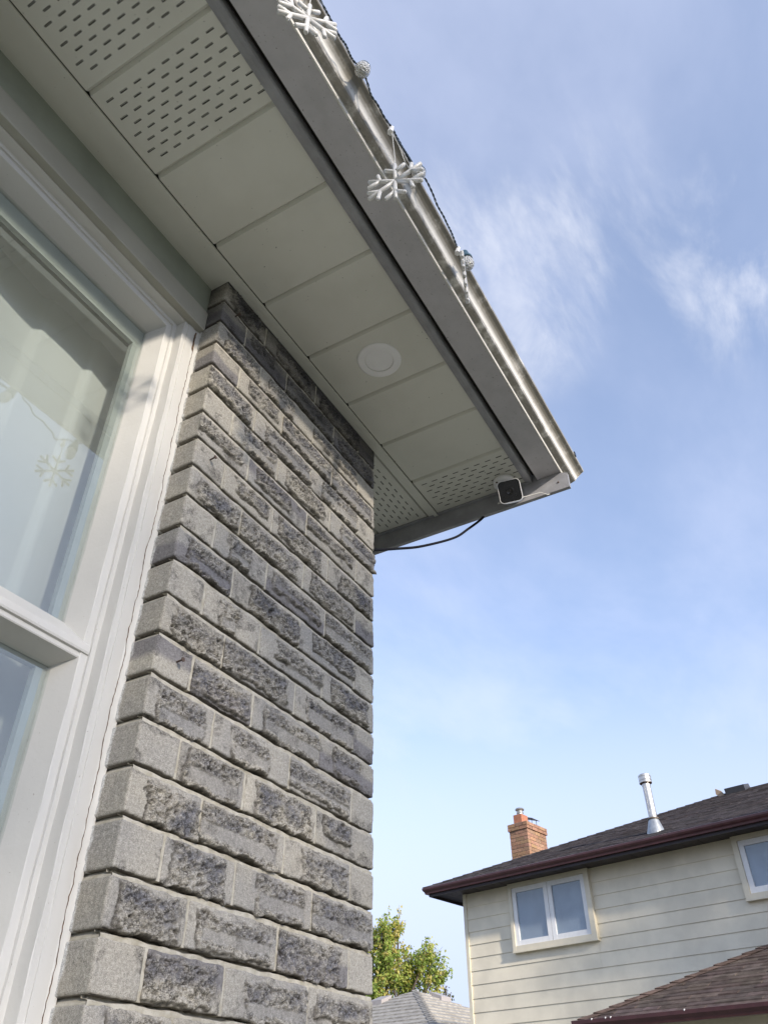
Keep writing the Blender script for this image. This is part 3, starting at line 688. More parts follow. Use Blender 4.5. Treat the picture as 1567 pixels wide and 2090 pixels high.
MB().tube([face_c - ax * 0.05 + side * 0.03 - upc * 0.01, face_c - ax * 0.055 + side * 0.052 - upc * 0.022, Vector((1.074, -0.395, ZS - 0.066)), Vector((1.083, -0.412, ZS - 0.075)), Vector((1.095, -0.425, ZS - 0.066)), Vector((1.105, -0.43, ZS - 0.02))], 0.0016, 6).obj("lead", WHITEWIRE, seccam)

# black cable from the gable board back to the house wall
cb = [Vector((1.104, -0.205, ZS - 0.030)), Vector((1.090, -0.188, 3.092)), Vector((1.045, -0.152, 3.030)), Vector((1.000, -0.118, 2.977)), Vector((0.900, -0.055, 2.905)), Vector((0.830, -0.012, 2.868)), Vector((0.769, 0.030, 2.841)), Vector((W + 0.004, 0.075, 2.832))]
def cat(P, n=8):
    out = []
    Q = [P[0] * 2 - P[1]] + P + [P[-1] * 2 - P[-2]]
    for i in range(1, len(Q) - 2):
        for k in range(n):
            t = k / n; a, b, c, d = Q[i - 1], Q[i], Q[i + 1], Q[i + 2]
            out.append(0.5 * ((2 * b) + (c - a) * t + (2 * a - 5 * b + 4 * c - d) * t * t + (3 * b - a - 3 * c + d) * t ** 3))
    return out + [P[-1]]
CABLE_PTS = cb
o = MB().tube(cat(cb), 0.0040, 8).obj("hanging_cable", BLACKRUBBER); o['label'] = "thin black cable sagging from the gable board back to the brick wall"; o['category'] = "cable"

# nails in the brick
for (x, z), lb in (((0.0455, 2.603), "rusty nail sticking out of the corner brick in the seventh course below the soffit"), ((0.0520, 2.143), "rusty nail sticking out of the corner brick beside the window transom"), ((0.0445, 3.074), "blackened nail stub in the stained brick just under the soffit")):
    t = thing("nail", lb, "nail", (x, 0, z), "nails left in the brick pier")
    MB().tube([(x, 0.01, z), (x - 0.001, -0.014, z + 0.001)], 0.0017, 8).obj("shank", RUST, t)
    MB().lathe([(0.0, 0.0), (0.0042, 0.0), (0.0042, 0.0014), (0.0, 0.0020)], (x - 0.001, -0.014, z + 0.001), (0, -1, 0.05), 14).obj("nail_head", RUST, t)

# string of bulbs along the gutter rim
RIMY, RIMZ = -0.5225, ZS + 0.074
def rimpt(u, v, y):
    dcam = np.array([u - PX, v - PY, F]); dw = ROT @ dcam; t = (y - CAM[1]) / dw[1]; return Vector(CAM + dw * t)
strg = thing("light_string", "dark string of clear faceted bulbs running along the gutter rim", "string lights", (-0.1, RIMY, RIMZ))
px_path = [(560, -170), (610, -80), (655.7, 5.7), (669, 30), (682, 55), (694, 77), (705, 92), (713, 111), (722, 126), (738, 140), (750, 172), (757, 195), (770, 214), (784, 240), (800, 262), (808, 278), (818, 296), (829, 317), (841, 338), (857, 350), (871, 372), (883, 397), (892, 420), (904, 441), (913, 460), (921, 476), (928, 494), (934, 508), (944, 522), (951, 528)]
core = cat([rimpt(u, v, -0.5235 if not 858 < u < 930 else -0.5305) for u, v in px_path], 14)
for ph0 in (0, math.pi):
    tw = []
    for i, p in enumerate(core):
        a = i * 0.55 + ph0; rr = 0.0021
        tw.append(p + Vector((0.3 * math.cos(a), math.sin(a) * 0.5 - 0.3, math.cos(a))) * rr)
    MB().tube(tw, 0.0014, 5).obj("cord", DARKWIRE, strg)
thick = cat([rimpt(u, v, -0.5240) for u, v in ((806, 284), (818, 300), (830, 318), (842, 338))], 8)
for k in range(3):
    MB().tube([p + Vector((0.002 * math.sin(i + k * 2), -0.002, 0.003 * math.cos(i * 0.8 + k * 2.1))) for i, p in enumerate(thick)], 0.0019, 6).obj("cord", DARKWIRE, strg)
def bulb(sock_px, tip_px, y0, y1):
    s = rimpt(*sock_px, y0); tp = rimpt(*tip_px, y1); a = (tp - s).normalized()
    g = MB().lathe([(0.0, -0.020), (0.0085, -0.020), (0.0100, -0.006), (0.0125, 0.003), (0.0150, 0.0085), (0.0153, 0.0165), (0.0, 0.0165)], s, a, 22)
    g.obj("socket", TEAL, strg, smooth=False)
    b = MB().lathe([(0.0, 0.0160), (0.0112, 0.0163), (0.0142, 0.022), (0.0158, 0.029), (0.0160, 0.035), (0.0147, 0.042), (0.0115, 0.049), (0.006, 0.0535), (0.0, 0.0548)], s, a, 28)
    b.obj("bulb", BULB, strg, smooth=True)
bulb((742, 139), (722, 170), -0.530, -0.5580)
bulb((856, 350), (838, 392), -0.530, -0.5520)
bulb((950, 524), (965, 576), -0.530, -0.5430)

def flake(name, centre_px, y, ang, dia, label, tilt=0.0):
    c = rimpt(*centre_px, y); t = thing(name, label, "ornament", c, "clear plastic snowflakes hung from the gutter")
    h = Vector((math.cos(ang), math.sin(ang), 0)); v = Vector((0, 0, 1)); R = dia / 2
    for k in range(6):
        th = math.pi / 2 + k * math.pi / 3
        D = h * math.cos(th) + v * math.sin(th); m = MB()
        tip = c + D * R; nn = h.cross(v)
        m.tube([c, c + D * R * 0.5, tip - D * 0.0015, tip], [0.0042, 0.0043, 0.0044, 0.0026], 10)
        br = c + D * R * 0.56
        for s_ in (-1, 1):
            E = h * math.cos(th + s_ * math.pi / 3.6) + v * math.sin(th + s_ * math.pi / 3.6); l = R * 0.44
            m.tube([br + nn * 0.0002 * s_, br + E * l * 0.9 + nn * 0.0002 * s_, br + E * l], [0.0039, 0.0042, 0.0024], 10)
        m.obj("snowflake_arm", FLAKE, t, smooth=True)
    return t, c + v * R
fl1, top1 = flake("snowflake_ornament", (628, 38), -0.5310, math.radians(-36), 0.120, "clear plastic snowflake at the top end of the gutter, cut by the picture edge")
fl2, top2 = flake("snowflake_ornament", (806, 370), -0.5330, math.radians(99), 0.128, "clear plastic snowflake dangling on thin white wires in front of a bulb")
fl3, top3 = flake("snowflake_ornament", (948, 566), -0.5330, math.radians(19.3), 0.120, "clear plastic snowflake seen edge-on beside the lowest bulb")
def clip(px, par, y):
    c = rimpt(*px, y); MB().lathe([(0.0, 0.014), (0.0050, 0.014), (0.0055, 0.002), (0.0072, -0.012), (0.0, -0.012)], c, (0.15, -0.1, 1), 6).obj("clip", WHITEPLASTIC, par); return c
c2 = clip((798, 266), fl2, -0.526); c3 = clip((934, 512), fl3, -0.526)
MB().tube(cat([c2 + Vector((0, -0.002, -0.01)), c2 * 0.6 + top2 * 0.4 + Vector((0.002, -0.001, 0)), top2 + Vector((0.003, 0, 0.02)), top2], 6), 0.0009, 6).obj("hanger_wire", WHITEWIRE, fl2)
MB().tube(cat([c2 + Vector((0.002, -0.001, -0.01)), rimpt(815, 300, -0.529), rimpt(826, 330, -0.530), rimpt(836, 345, -0.526)], 6), 0.0010, 6).obj("hanger_wire", WHITEWIRE, fl2)
MB().tube(cat([c3 + Vector((0, -0.002, -0.01)), rimpt(942, 530, -0.531), rimpt(944, 545, -0.533), top3], 6), 0.0010, 6).obj("hanger_wire", WHITEWIRE, fl3)
MB().tube(cat([top1, rimpt(636, -14, -0.527), rimpt(640, -40, -0.524)], 6), 0.0009, 6).obj("hanger_wire", WHITEWIRE, fl1)

# ------------------------------------------------------------------ neighbour's two-storey house
TH = math.radians(-102); DV = np.array([math.cos(TH), math.sin(TH)]); NV = np.array([DV[1], -DV[0]])
C0 = np.array([13.756, 5.692])
def hp(a, o, z): q = C0 + DV * a + NV * o; return (q[0], q[1], z)
def hbox(mb, a0, a1, o0, o1, z0, z1, col=None):
    return mb.hexa([hp(a0, o0, z0), hp(a1, o0, z0), hp(a1, o1, z0), hp(a0, o1, z0), hp(a0, o0, z1), hp(a1, o0, z1), hp(a1, o1, z1), hp(a0, o1, z1)], col)
nb = thing("neighbour_house", "cream-sided two-storey house with oxblood gutter, dark hip roof and orange brick chimney", "house", hp(6, -4, 0))
core_ = MB(); hbox(core_, 0.02, 12.0, -0.02, -8.2, 0, 5.14); nwall = core_.obj("wall", SIDING, nb)
zc = [5.135, 4.905, 4.70, 4.495, 4.288, 4.085, 3.881, 3.672, 3.468, 3.262]
while zc[-1] > 0.25: zc.append(zc[-1] - 0.205)
rs = random.Random(3)
for i in range(len(zc) - 1):
    zt_, zb_ = zc[i], zc[i + 1]; sp = {5: 2.62, 6: 2.60}.get(i, rs.uniform(5.6, 8.5))
    for a0_, a1_ in ((0.056, sp - 0.0012), (sp + 0.0012, 11.98)):
        m = MB(); m.hexa([hp(a0_, -0.02, zb_), hp(a1_, -0.02, zb_), hp(a1_, 0.015, zb_), hp(a0_, 0.015, zb_), hp(a0_, -0.02, zt_ - 0.0005), hp(a1_, -0.02, zt_ - 0.0005), hp(a1_, 0.003, zt_ - 0.0005), hp(a0_, 0.003, zt_ - 0.0005)])
        m.obj("siding_board", SIDING, nwall)
m = MB(); hbox(m, -0.012, 0.055, -0.09, 0.030, 0, 5.135); m.obj("corner_trim", CREAMTRIM, nb)

def nwindow(a0, a1, z0, z1, fa0, fa1, fz0, fz1, n):
    m = MB()   # cream surround standing well proud of the siding
    hbox(m, a0, fa0, 0, 0.085, z0, z1); hbox(m, fa1, a1, 0, 0.085, z0, z1); hbox(m, fa0, fa1, 0, 0.083, z0, fz0); hbox(m, fa0, fa1, 0, 0.083, fz1, z1)
    hbox(m, a0 - 0.008, a1 + 0.008, 0, 0.092, z0 - 0.012, z0 + 0.018)
    wdw = m.obj("window", CREAMTRIM, nb)
    wd = (fa1 - fa0) / n
    for k in range(n):
        s0, s1 = fa0 + k * wd + 0.004, fa0 + (k + 1) * wd - 0.004; b = 0.078; q = MB()
        hbox(q, s0, s0 + b, 0.012, 0.062, fz0 + 0.004, fz1 - 0.004); hbox(q, s1 - b, s1, 0.012, 0.062, fz0 + 0.004, fz1 - 0.004)
        hbox(q, s0 + b, s1 - b, 0.012, 0.060, fz0 + 0.004, fz0 + 0.004 + b); hbox(q, s0 + b, s1 - b, 0.012, 0.060, fz1 - 0.004 - b, fz1 - 0.004)
        q.obj("sash", VINYL, wdw)
        q = MB(); hbox(q, s0 + b, s1 - b, 0.036, 0.040, fz0 + b, fz1 - b); q.obj("pane", NGLASS, wdw)
    q = MB(); hbox(q, fa0, fa1, 0.024, 0.030, fz0, fz1); q.obj("pane_backing", PANEBACK, wdw)  # added sheet carrying the painted sky reflection
nwindow(1.025, 2.640, 4.055, 5.132, 1.085, 2.550, 4.145, 5.062, 2)
nwindow(5.115, 6.730, 4.245, 5.132, 5.195, 6.640, 4.325, 5.062, 2)
# eave
OV = 0.44
for i in range(46):
    a0_ = -OV + 0.004 + i * 0.285
    m = MB(); hbox(m, a0_, a0_ + 0.277, 0.0, OV, 5.136, 5.150); m.obj("soffit_panel", BROWNSOFFIT, nb)
for i in range(12):
    o0_ = -0.004 - i * 0.285
    m = MB(); hbox(m, -OV, -0.013, o0_ - 0.277, o0_, 5.136, 5.150); m.obj("soffit_panel", BROWNSOFFIT, nb)
def ring_rect(prof, a_end, o_end):   # sweep a profile (o, z) round the front-left corner
    return [[hp(a_end, o, z) for o, z in prof], [hp(-o, o, z) for o, z in prof], [hp(-o, o_end, z) for o, z in prof]]
MB().sweep(ring_rect([(OV, 5.095), (OV + 0.022, 5.095), (OV + 0.022, 5.24), (OV, 5.24)], 12.4, -8.2)).obj("fascia", BROWNSOFFIT, nb)
gp = [(OV + 0.024, 5.138), (OV + 0.074, 5.138), (OV + 0.078, 5.160), (OV + 0.082, 5.172), (OV + 0.100, 5.190), (OV + 0.112, 5.212), (OV + 0.114, 5.240), (OV + 0.104, 5.246), (OV + 0.102, 5.232), (OV + 0.032, 5.160), (OV + 0.024, 5.235)]
ngut = MB().sweep(ring_rect(gp, 12.4, -8.2)).obj("gutter", OXBLOOD, nb)
# hip roof with shingle courses
EO, EZ, SL = OV + 0.09, 5.238, 0.415
HALF = 4.1 + EO
RA0, RA1 = -EO, 12.0 + EO
def roof_pt(a, t, lift=0.0):  # on the front slope, t metres in from the eave
    return hp(a, EO - t, EZ + SL * t + lift)
base_r = MB(); k_ = HALF
ra, rb = RA0 + k_, RA1 - k_
P_ = [hp(RA0, EO, EZ), hp(RA1, EO, EZ), hp(RA1, EO - 2 * k_, EZ), hp(RA0, EO - 2 * k_, EZ), hp(ra, EO - k_, EZ + SL * k_), hp(rb, EO - k_, EZ + SL * k_)]
base_r.add(P_, [(0, 1, 5, 4), (1, 2, 5), (2, 3, 4, 5), (3, 0, 4), (3, 2, 1, 0)])
nroof = base_r.obj("roof", DARKSHINGLE, nb, tint=True)
sh = MB(); e = 0.125
rs = random.Random(5)
def courses(mb, ptf, t_max, e, a_lo, a_hi, tabw, th, rs, var=0.25):
    k = 0; t = 0.0
    while t < t_max - 0.02:
        t1 = min(t + e * 1.15, t_max); a = a_lo(t) - rs.uniform(0, tabw); off = rs.uniform(0, tabw)
        while a < a_hi(t):
            w_ = tabw * rs.uniform(0.6, 1.4); x0, x1 = max(a, a_lo(t)), min(a + w_ - 0.004, a_hi(t)); y0, y1 = max(a, a_lo(t1)), min(a + w_ - 0.004, a_hi(t1)); a += w_
            if x1 - x0 < 0.01: continue
            if y1 <= y0: y0, y1 = (y0 + y1) / 2 - 0.001, (y0 + y1) / 2 + 0.001
            h = th * rs.uniform(0.7, 1.5); c = 1 + rs.uniform(-var, var); j = rs.uniform(-0.006, 0.006)
            mb.hexa([ptf(x0, t + j, 0.0), ptf(x1, t + j, 0.0), ptf(y1, t1, 0.0), ptf(y0, t1, 0.0), ptf(x0, t + j, h), ptf(x1, t + j, h), ptf(y1, t1, h * 0.2 + 0.001), ptf(y0, t1, h * 0.2 + 0.001)], (c, c * rs.uniform(0.96, 1.02), c * rs.uniform(0.95, 1.03)))
        t += e; k += 1
courses(sh, roof_pt, HALF, e, lambda t: RA0 + t, lambda t: min(RA1 - t, 11.0), 0.34, 0.012, rs)
def roof_left(a, t, lift=0.0): return hp(RA0 + t, a, EZ + SL * t + lift)
courses(sh, lambda a, t, l=0.0: hp(RA0 + t, EO - a, EZ + SL * t + l), HALF, e, lambda t: t, lambda t: 2 * HALF - t, 0.34, 0.012, rs)
sh.obj("shingles", DARKSHINGLE, nroof, tint=True, kind='stuff')
# hip caps
capm = MB(); n = 34
for i in range(n):
    t0_, t1_ = HALF * i / n - 0.02, HALF * (i + 1) / n + 0.03
    def hq(t, s_, l):  # s_ >0 on the front slope, <0 on the left slope
        return roof_pt(RA0 + t + max(s_, 0), t - 0, l) if s_ >= 0 else hp(RA0 + t, EO - t + s_, EZ + SL * t + l)
    c = 1 + rs.uniform(-0.2, 0.2); w_ = 0.13
    capm.add([hq(t0_, 0, 0.030), hq(t0_, w_, 0.016), hq(t1_, w_, 0.010), hq(t1_, 0, 0.018), hq(t1_, -w_, 0.010), hq(t0_, -w_, 0.016), hq(t0_, w_, 0.0), hq(t0_, -w_, 0.0)], [(0, 1, 2, 3), (0, 3, 4, 5), (0, 5, 7), (0, 6, 1), (0, 7, 6)], (c, c, c))
capm.obj("hip_caps", DARKSHINGLE, nroof, tint=True, kind='stuff')

# chimney
ca0, ca1, co0, co1, ct = -0.487, -0.022, -2.50, -3.27, 7.062
cm = MB(); hbox(cm, ca0 + 0.008, ca1 - 0.008, co0 - 0.008, co1 + 0.008, 0, ct - 0.02); chim = cm.obj("chimney", plain("pale_chimney_mortar", (0.36, 0.30, 0.24), 0.95), nb)
rs = random.Random(9)
def crow(z0, z1, grow, par):
    a0_, a1_, o0_, o1_ = ca0 - grow, ca1 + grow, co0 + grow, co1 - grow
    def run(l, odd):
        p = [0.0]; x = 0.105 if odd else 0.21
        while x < l - 0.06: p.append(x); x += 0.215
        return p + [l]
    for odd, l, face in ((par, a1_ - a0_, 0), (not par, o0_ - o1_ - 0.10, 1)):
        q = run(l, odd)
        for x0, x1 in zip(q[:-1], q[1:]):
            m = MB(); c = rs.uniform(0.75, 1.2); cc = (c, c * rs.uniform(0.9, 1.05), c * rs.uniform(0.85, 1.05)); j = rs.uniform(-0.002, 0.003)
            if face == 0: hbox(m, a1_ - x1 + 0.005, a1_ - x0 - (0.005 if x0 else 0), o0_ - 0.1, o0_ + j, z0 + 0.005, z1 - 0.005, cc)
            else: hbox(m, a1_ - 0.1, a1_ + j, o0_ - 0.1 - x1 + 0.005, o0_ - 0.1 - x0 - 0.005, z0 + 0.005, z1 - 0.005, cc)
            m.obj("brick", ORANGEBRICK, chim, tint=True)
z_ = ct; i = 0
while z_ > 5.9:
    crow(z_ - 0.0755, z_, 0.024 if i < 2 else 0.0, i % 2 == 0); z_ -= 0.0755; i += 1
m = MB(); hbox(m, ca0 - 0.01, ca1 + 0.01, co0 + 0.01, co1 - 0.01, ct - 0.02, ct + 0.004); m.obj("crown", plain("chimney_crown_mortar", (0.34, 0.28, 0.22), 0.95), chim)
def flue(a0_, a1_, o0_, o1_, z1):
    m = MB(); t = 0.018
    hbox(m, a0_, a1_, o0_, o0_ - t, ct, z1); hbox(m, a0_, a1_, o1_ + t, o1_, ct, z1); hbox(m, a0_, a0_ + t, o0_ - t, o1_ + t, ct, z1 - 0.001); hbox(m, a1_ - t, a1_, o0_ - t, o1_ + t, ct, z1 - 0.001)
    m.obj("clay_flue", CLAY, chim)
flue(-0.405, -0.195, -2.60, -2.86, 7.285); flue(-0.380, -0.170, -2.98, -3.20, 7.150)
fc = Vector(hp(-0.30, -2.73, 7.20))
MB().lathe([(0.062, 0), (0.062, 0.130), (0.075, 0.131), (0.080, 0.155), (0.066, 0.160), (0.072, 0.185), (0.098, 0.205), (0.104, 0.218), (0.085, 0.245), (0.030, 0.262), (0.0, 0.265)], fc, (0, 0, 1), 26).obj("flue_cap", GALV, chim, smooth=False)
m = MB()
m.hexa([hp(-0.43, -2.92, 7.345), hp(-0.12, -2.92, 7.240), hp(-0.12, -3.24, 7.240), hp(-0.43, -3.24, 7.345), hp(-0.43, -2.92, 7.353), hp(-0.12, -2.92, 7.248), hp(-0.12, -3.24, 7.248), hp(-0.43, -3.24, 7.353)])
for a_, zt_ in ((-0.375, 7.322), (-0.180, 7.257)):
    for o_ in (-2.995, -3.185): m.tube([hp(a_, o_, 7.12), hp(a_, o_, zt_)], 0.007, 6)
m.obj("chimney_hood", VENTBLACK, chim)

# steel flue pipe on the front slope
pb = np.array([13.026, 1.848])
fp = lambda z: (pb[0], pb[1], z)
pipe = MB().lathe([(0.068, 0.0), (0.068, 0.615), (0.0, 0.615)], fp(5.66), (0, 0, 1), 30).obj("flue_pipe", GALV, nb, smooth=False)
MB().lathe([(0.150, -0.13), (0.150, -0.06), (0.082, 0.150), (0.080, 0.158)], fp(5.53), (0, 0, 1), 30).obj("flashing_cone", GALVDULL, pipe, smooth=False)
MB().lathe([(0.070, 0.0), (0.094, 0.002), (0.096, 0.014), (0.078, 0.030), (0.070, 0.030)], fp(5.686), (0, 0, 1), 30).obj("storm_collar", plain("weathered_collar_steel", (0.18, 0.15, 0.12), 0.6, 0.4), pipe)
MB().lathe([(0.071, -0.045), (0.071, 0.004), (0.104, 0.006), (0.106, 0.012), (0.104, 0.045), (0.107, 0.052), (0.104, 0.058), (0.104, 0.108), (0.107, 0.114), (0.104, 0.120), (0.104, 0.140), (0.080, 0.156), (0.0, 0.168)], fp(6.285), (0, 0, 1), 34).obj("cap", GALV, pipe, smooth=False)
MB().lathe([(0.0, -0.02), (0.095, -0.001), (0.0, 0.001)], fp(6.284), (0, 0, 1), 24).obj("cap_liner", plain("rusted_cap_inside", (0.16, 0.07, 0.03), 0.8), pipe)
m = MB(); m.tube([hp(3.90, -0.02, 5.80), hp(3.90, -0.02, 6.25)], 0.006, 6); m.obj("seam", GALV, pipe)

# ridge vent and bent flap near the hip line
va = 4.00; vt = 4.18
def vp(a, t, l): return roof_pt(a, t, l)
m = MB()
m.hexa([vp(va, vt, 0.0), vp(va + 0.40, vt, 0.0), vp(va + 0.40, vt + 0.36, 0.0), vp(va, vt + 0.36, 0.0), vp(va, vt - 0.03, 0.135), vp(va + 0.40, vt - 0.03, 0.135), vp(va + 0.40, vt + 0.30, 0.10), vp(va, vt + 0.30, 0.10)])
v_ = m.obj("roof_vent", VENTBLACK, nroof)
m = MB(); m.add([vp(va - 0.16, vt + 0.05, 0.0), vp(va - 0.05, vt + 0.05, 0.0), vp(va - 0.10, vt + 0.06, 0.10), vp(va - 0.21, vt + 0.07, 0.17), vp(va - 0.22, vt + 0.06, 0.06), vp(va - 0.16, vt + 0.10, 0.0), vp(va - 0.05, vt + 0.10, 0.0), vp(va - 0.10, vt + 0.08, 0.10), vp(va - 0.21, vt + 0.085, 0.17), vp(va - 0.22, vt + 0.09, 0.06)], [(0, 1, 2, 3, 4), (9, 8, 7, 6, 5), (0, 5, 6, 1), (1, 6, 7, 2), (2, 7, 8, 3), (3, 8, 9, 4), (4, 9, 5, 0)])
m.obj("bent_flap", TAN, nroof)

# lower roof in front of the facade
LO, LZ, LS = 2.50, 2.700, 0.42
LA0 = 3.50
def lp(a, t, l=0.0): return hp(a, LO - t, LZ + LS * t + l)
LH = 0.875
lr = MB(); TT = 3.4
lr.add([lp(LA0, 0), lp(9.5, 0), lp(9.5, TT), lp(LA0 + LH * TT, TT), hp(LA0, -1.2, LZ), hp(LA0, LO, LZ - 0.02), hp(9.5, LO, LZ - 0.02), hp(9.5, -1.2, LZ - 0.02)], [(0, 1, 2, 3), (0, 3, 4), (5, 4, 7, 6)])
lroof = lr.obj("lower_roof", BROWNSHINGLE, nb, tint=True)
rs = random.Random(11)
t = 0.0; e = 0.128
while t < 2.75:
    a = LA0 + LH * t - rs.uniform(0.0, 0.3); t1 = t + e * 1.12
    while a < 7.1:
        w_ = rs.uniform(0.20, 0.46); x0, x1 = max(a, LA0 + LH * t), a + w_ - 0.003; y0 = max(a, LA0 + LH * t1); y1 = max(x1, y0 + 0.003); a += w_
        if x1 - x0 < 0.02: continue
        h = rs.choice((0.010, 0.011, 0.019, 0.020)); c = 1 + rs.uniform(-0.28, 0.22); j = rs.uniform(-0.005, 0.005)
        m = MB(); m.hexa([lp(x0, t + j), lp(x1, t + j), lp(y1, t1), lp(y0, t1), lp(x0, t + j, h), lp(x1, t + j, h), lp(y1, t1, 0.003), lp(y0, t1, 0.003)], (c, c * rs.uniform(0.93, 1.03), c * rs.uniform(0.92, 1.03)))
        m.obj("shingle", BROWNSHINGLE, lroof, tint=True)
    t += e
for i in range(20):
    t0_, t1_ = i * 0.165 - 0.02, i * 0.165 + 0.20; c = 1.05 + rs.uniform(-0.12, 0.15); w_ = 0.135
    q = lambda t, s_, l: lp(LA0 + LH * t + s_, t, l) if s_ >= 0 else hp(LA0 + LH * t + s_ * 0.3, LO - t + s_ * 0.9, LZ + LS * t + l - 0.02)
    m = MB(); m.add([q(t0_, 0, 0.040), q(t0_, w_, 0.024), q(t1_, w_, 0.014), q(t1_, 0, 0.022), q(t1_, -w_, 0.0), q(t0_, -w_, 0.006), q(t0_, w_, 0.008), q(t0_, -w_, -0.02)], [(0, 1, 2, 3), (0, 3, 4, 5), (0, 5, 7, 6, 1)], (c * 1.12, c * 1.0, c * 0.92))
    m.obj("cap_shingle", BROWNSHINGLE, lroof, tint=True)
lg = [(LO + 0.005, LZ - 0.10), (LO + 0.075, LZ - 0.10), (LO + 0.085, LZ - 0.07), (LO + 0.112, LZ - 0.035), (LO + 0.115, LZ + 0.004), (LO + 0.100, LZ + 0.008), (LO + 0.098, LZ - 0.012), (LO + 0.02, LZ - 0.08), (LO + 0.008, LZ - 0.006)]
lgut = MB().sweep([[hp(a, o, z) for o, z in lg] for a in (LA0 - 0.05, 9.5)]).obj("gutter", OXBLOOD, nb)
for a_ in (3.74, 3.93, 4.00, 4.95): 
    m = MB(); hbox(m, a_ - 0.005, a_ + 0.005, LO + 0.098, LO + 0.118, LZ - 0.006, LZ + 0.012); m.obj("gutter_clip", WHITEPLASTIC, lgut)
m = MB(); hbox(m, LA0 + 0.35, 9.2, 2.10, 0.03, 0, LZ - 0.03); m.obj("garage_wall", SIDING, nb)

# ------------------------------------------------------------------ grey-roofed bungalow further off
def ray_at(u, v, L):
    dw = ROT @ np.array([u - PX, v - PY, F]); return CAM + dw / math.hypot(dw[0], dw[1]) * L
AP = ray_at(848, 2022, 27.0); BS, BL = 0.40, 6.5
bung = thing("bungalow", "low house with pale grey shingled hip roof beyond the brick corner", "house", (AP[0], AP[1], 0))
def bp(a, o, drop): return (AP[0] + DV[0] * a + NV[0] * o, AP[1] + DV[1] * a + NV[1] * o, AP[2] - drop)
zb = AP[2] - BS * BL
m = MB(); m.add([bp(0, 0, 0.02), bp(-BL, BL, BS * BL), bp(BL, BL, BS * BL), bp(BL, -BL, BS * BL), bp(-BL, -BL, BS * BL)], [(0, 1, 2), (0, 2, 3), (0, 3, 4), (0, 4, 1), (4, 3, 2, 1)])
broof = m.obj("roof", GREYSHINGLE, bung, tint=True)
sh = MB(); rs = random.Random(21)
for face in (0, 1):
    for i in range(21):
        r0, r1 = 0.05 + i * 0.30, 0.05 + (i + 1) * 0.30; h = 0.030; x = -r1
        while x < r1:
            w_ = rs.uniform(0.5, 1.1); x1 = min(x + w_, r1); c = 1 + rs.uniform(-0.07, 0.07)
            cl = lambda v, r: max(-r, min(r, v))
            f = (lambda a, o, dd: bp(a, o, dd)) if face == 0 else (lambda a, o, dd: bp(o, a, dd))
            sh.hexa([f(cl(x, r1), r1, BS * r1), f(cl(x1, r1), r1, BS * r1), f(cl(x1, r0), r0, BS * r0), f(cl(x, r0), r0, BS * r0), f(cl(x, r1), r1, BS * r1 - h), f(cl(x1, r1), r1, BS * r1 - h), f(cl(x1, r0), r0, BS * r0 - 0.002), f(cl(x, r0), r0, BS * r0 - 0.002)], (c, c, c)); x = x1
sh.obj("shingles", GREYSHINGLE, broof, tint=True, kind='stuff')
m = MB()
for i in range(40):
    r0, r1 = i * 0.16, i * 0.16 + 0.2; c = 1 + rs.uniform(-0.1, 0.1); w_ = 0.15
    m.add([bp(r0, r0, BS * r0 - 0.035), bp(r0 - w_, r0, BS * r0 - 0.022), bp(r1 - w_, r1, BS * r1 - 0.034), bp(r1, r1, BS * r1 - 0.05), bp(r1, r1 - w_, BS * r1 - 0.034), bp(r0, r0 - w_, BS * r0 - 0.022)], [(0, 1, 2, 3), (0, 3, 4, 5)], (c, c, c))
m.obj("hip_caps", GREYSHINGLE, broof, tint=True, kind='stuff')
def bvent(face, x, r):
    f = (lambda a, o, dd: bp(a, o, dd)) if face == 0 else (lambda a, o, dd: bp(o, a, dd))
    m = MB(); r2 = r + 0.42
    m.hexa([f(x, r2, BS * r2), f(x + 0.46, r2, BS * r2), f(x + 0.46, r, BS * r), f(x, r, BS * r), f(x, r2, BS * r2 - 0.12), f(x + 0.46, r2, BS * r2 - 0.12), f(x + 0.46, r - 0.05, BS * r - 0.11), f(x, r - 0.05, BS * r - 0.11)])
    m.obj("roof_vent", VENTGREY, broof)
bvent(0, -0.95, 0.55); bvent(1, -0.75, 0.30)
m = MB(); m.hexa([bp(-BL + .5, BL - .5, AP[2]), bp(BL - .5, BL - .5, AP[2]), bp(BL - .5, -BL + .5, AP[2]), bp(-BL + .5, -BL + .5, AP[2]), bp(-BL + .5, BL - .5, BS * BL + 0.02), bp(BL - .5, BL - .5, BS * BL + 0.02), bp(BL - .5, -BL + .5, BS * BL + 0.02), bp(-BL + .5, -BL + .5, BS * BL + 0.02)])
m.obj("wall", SIDING, bung)

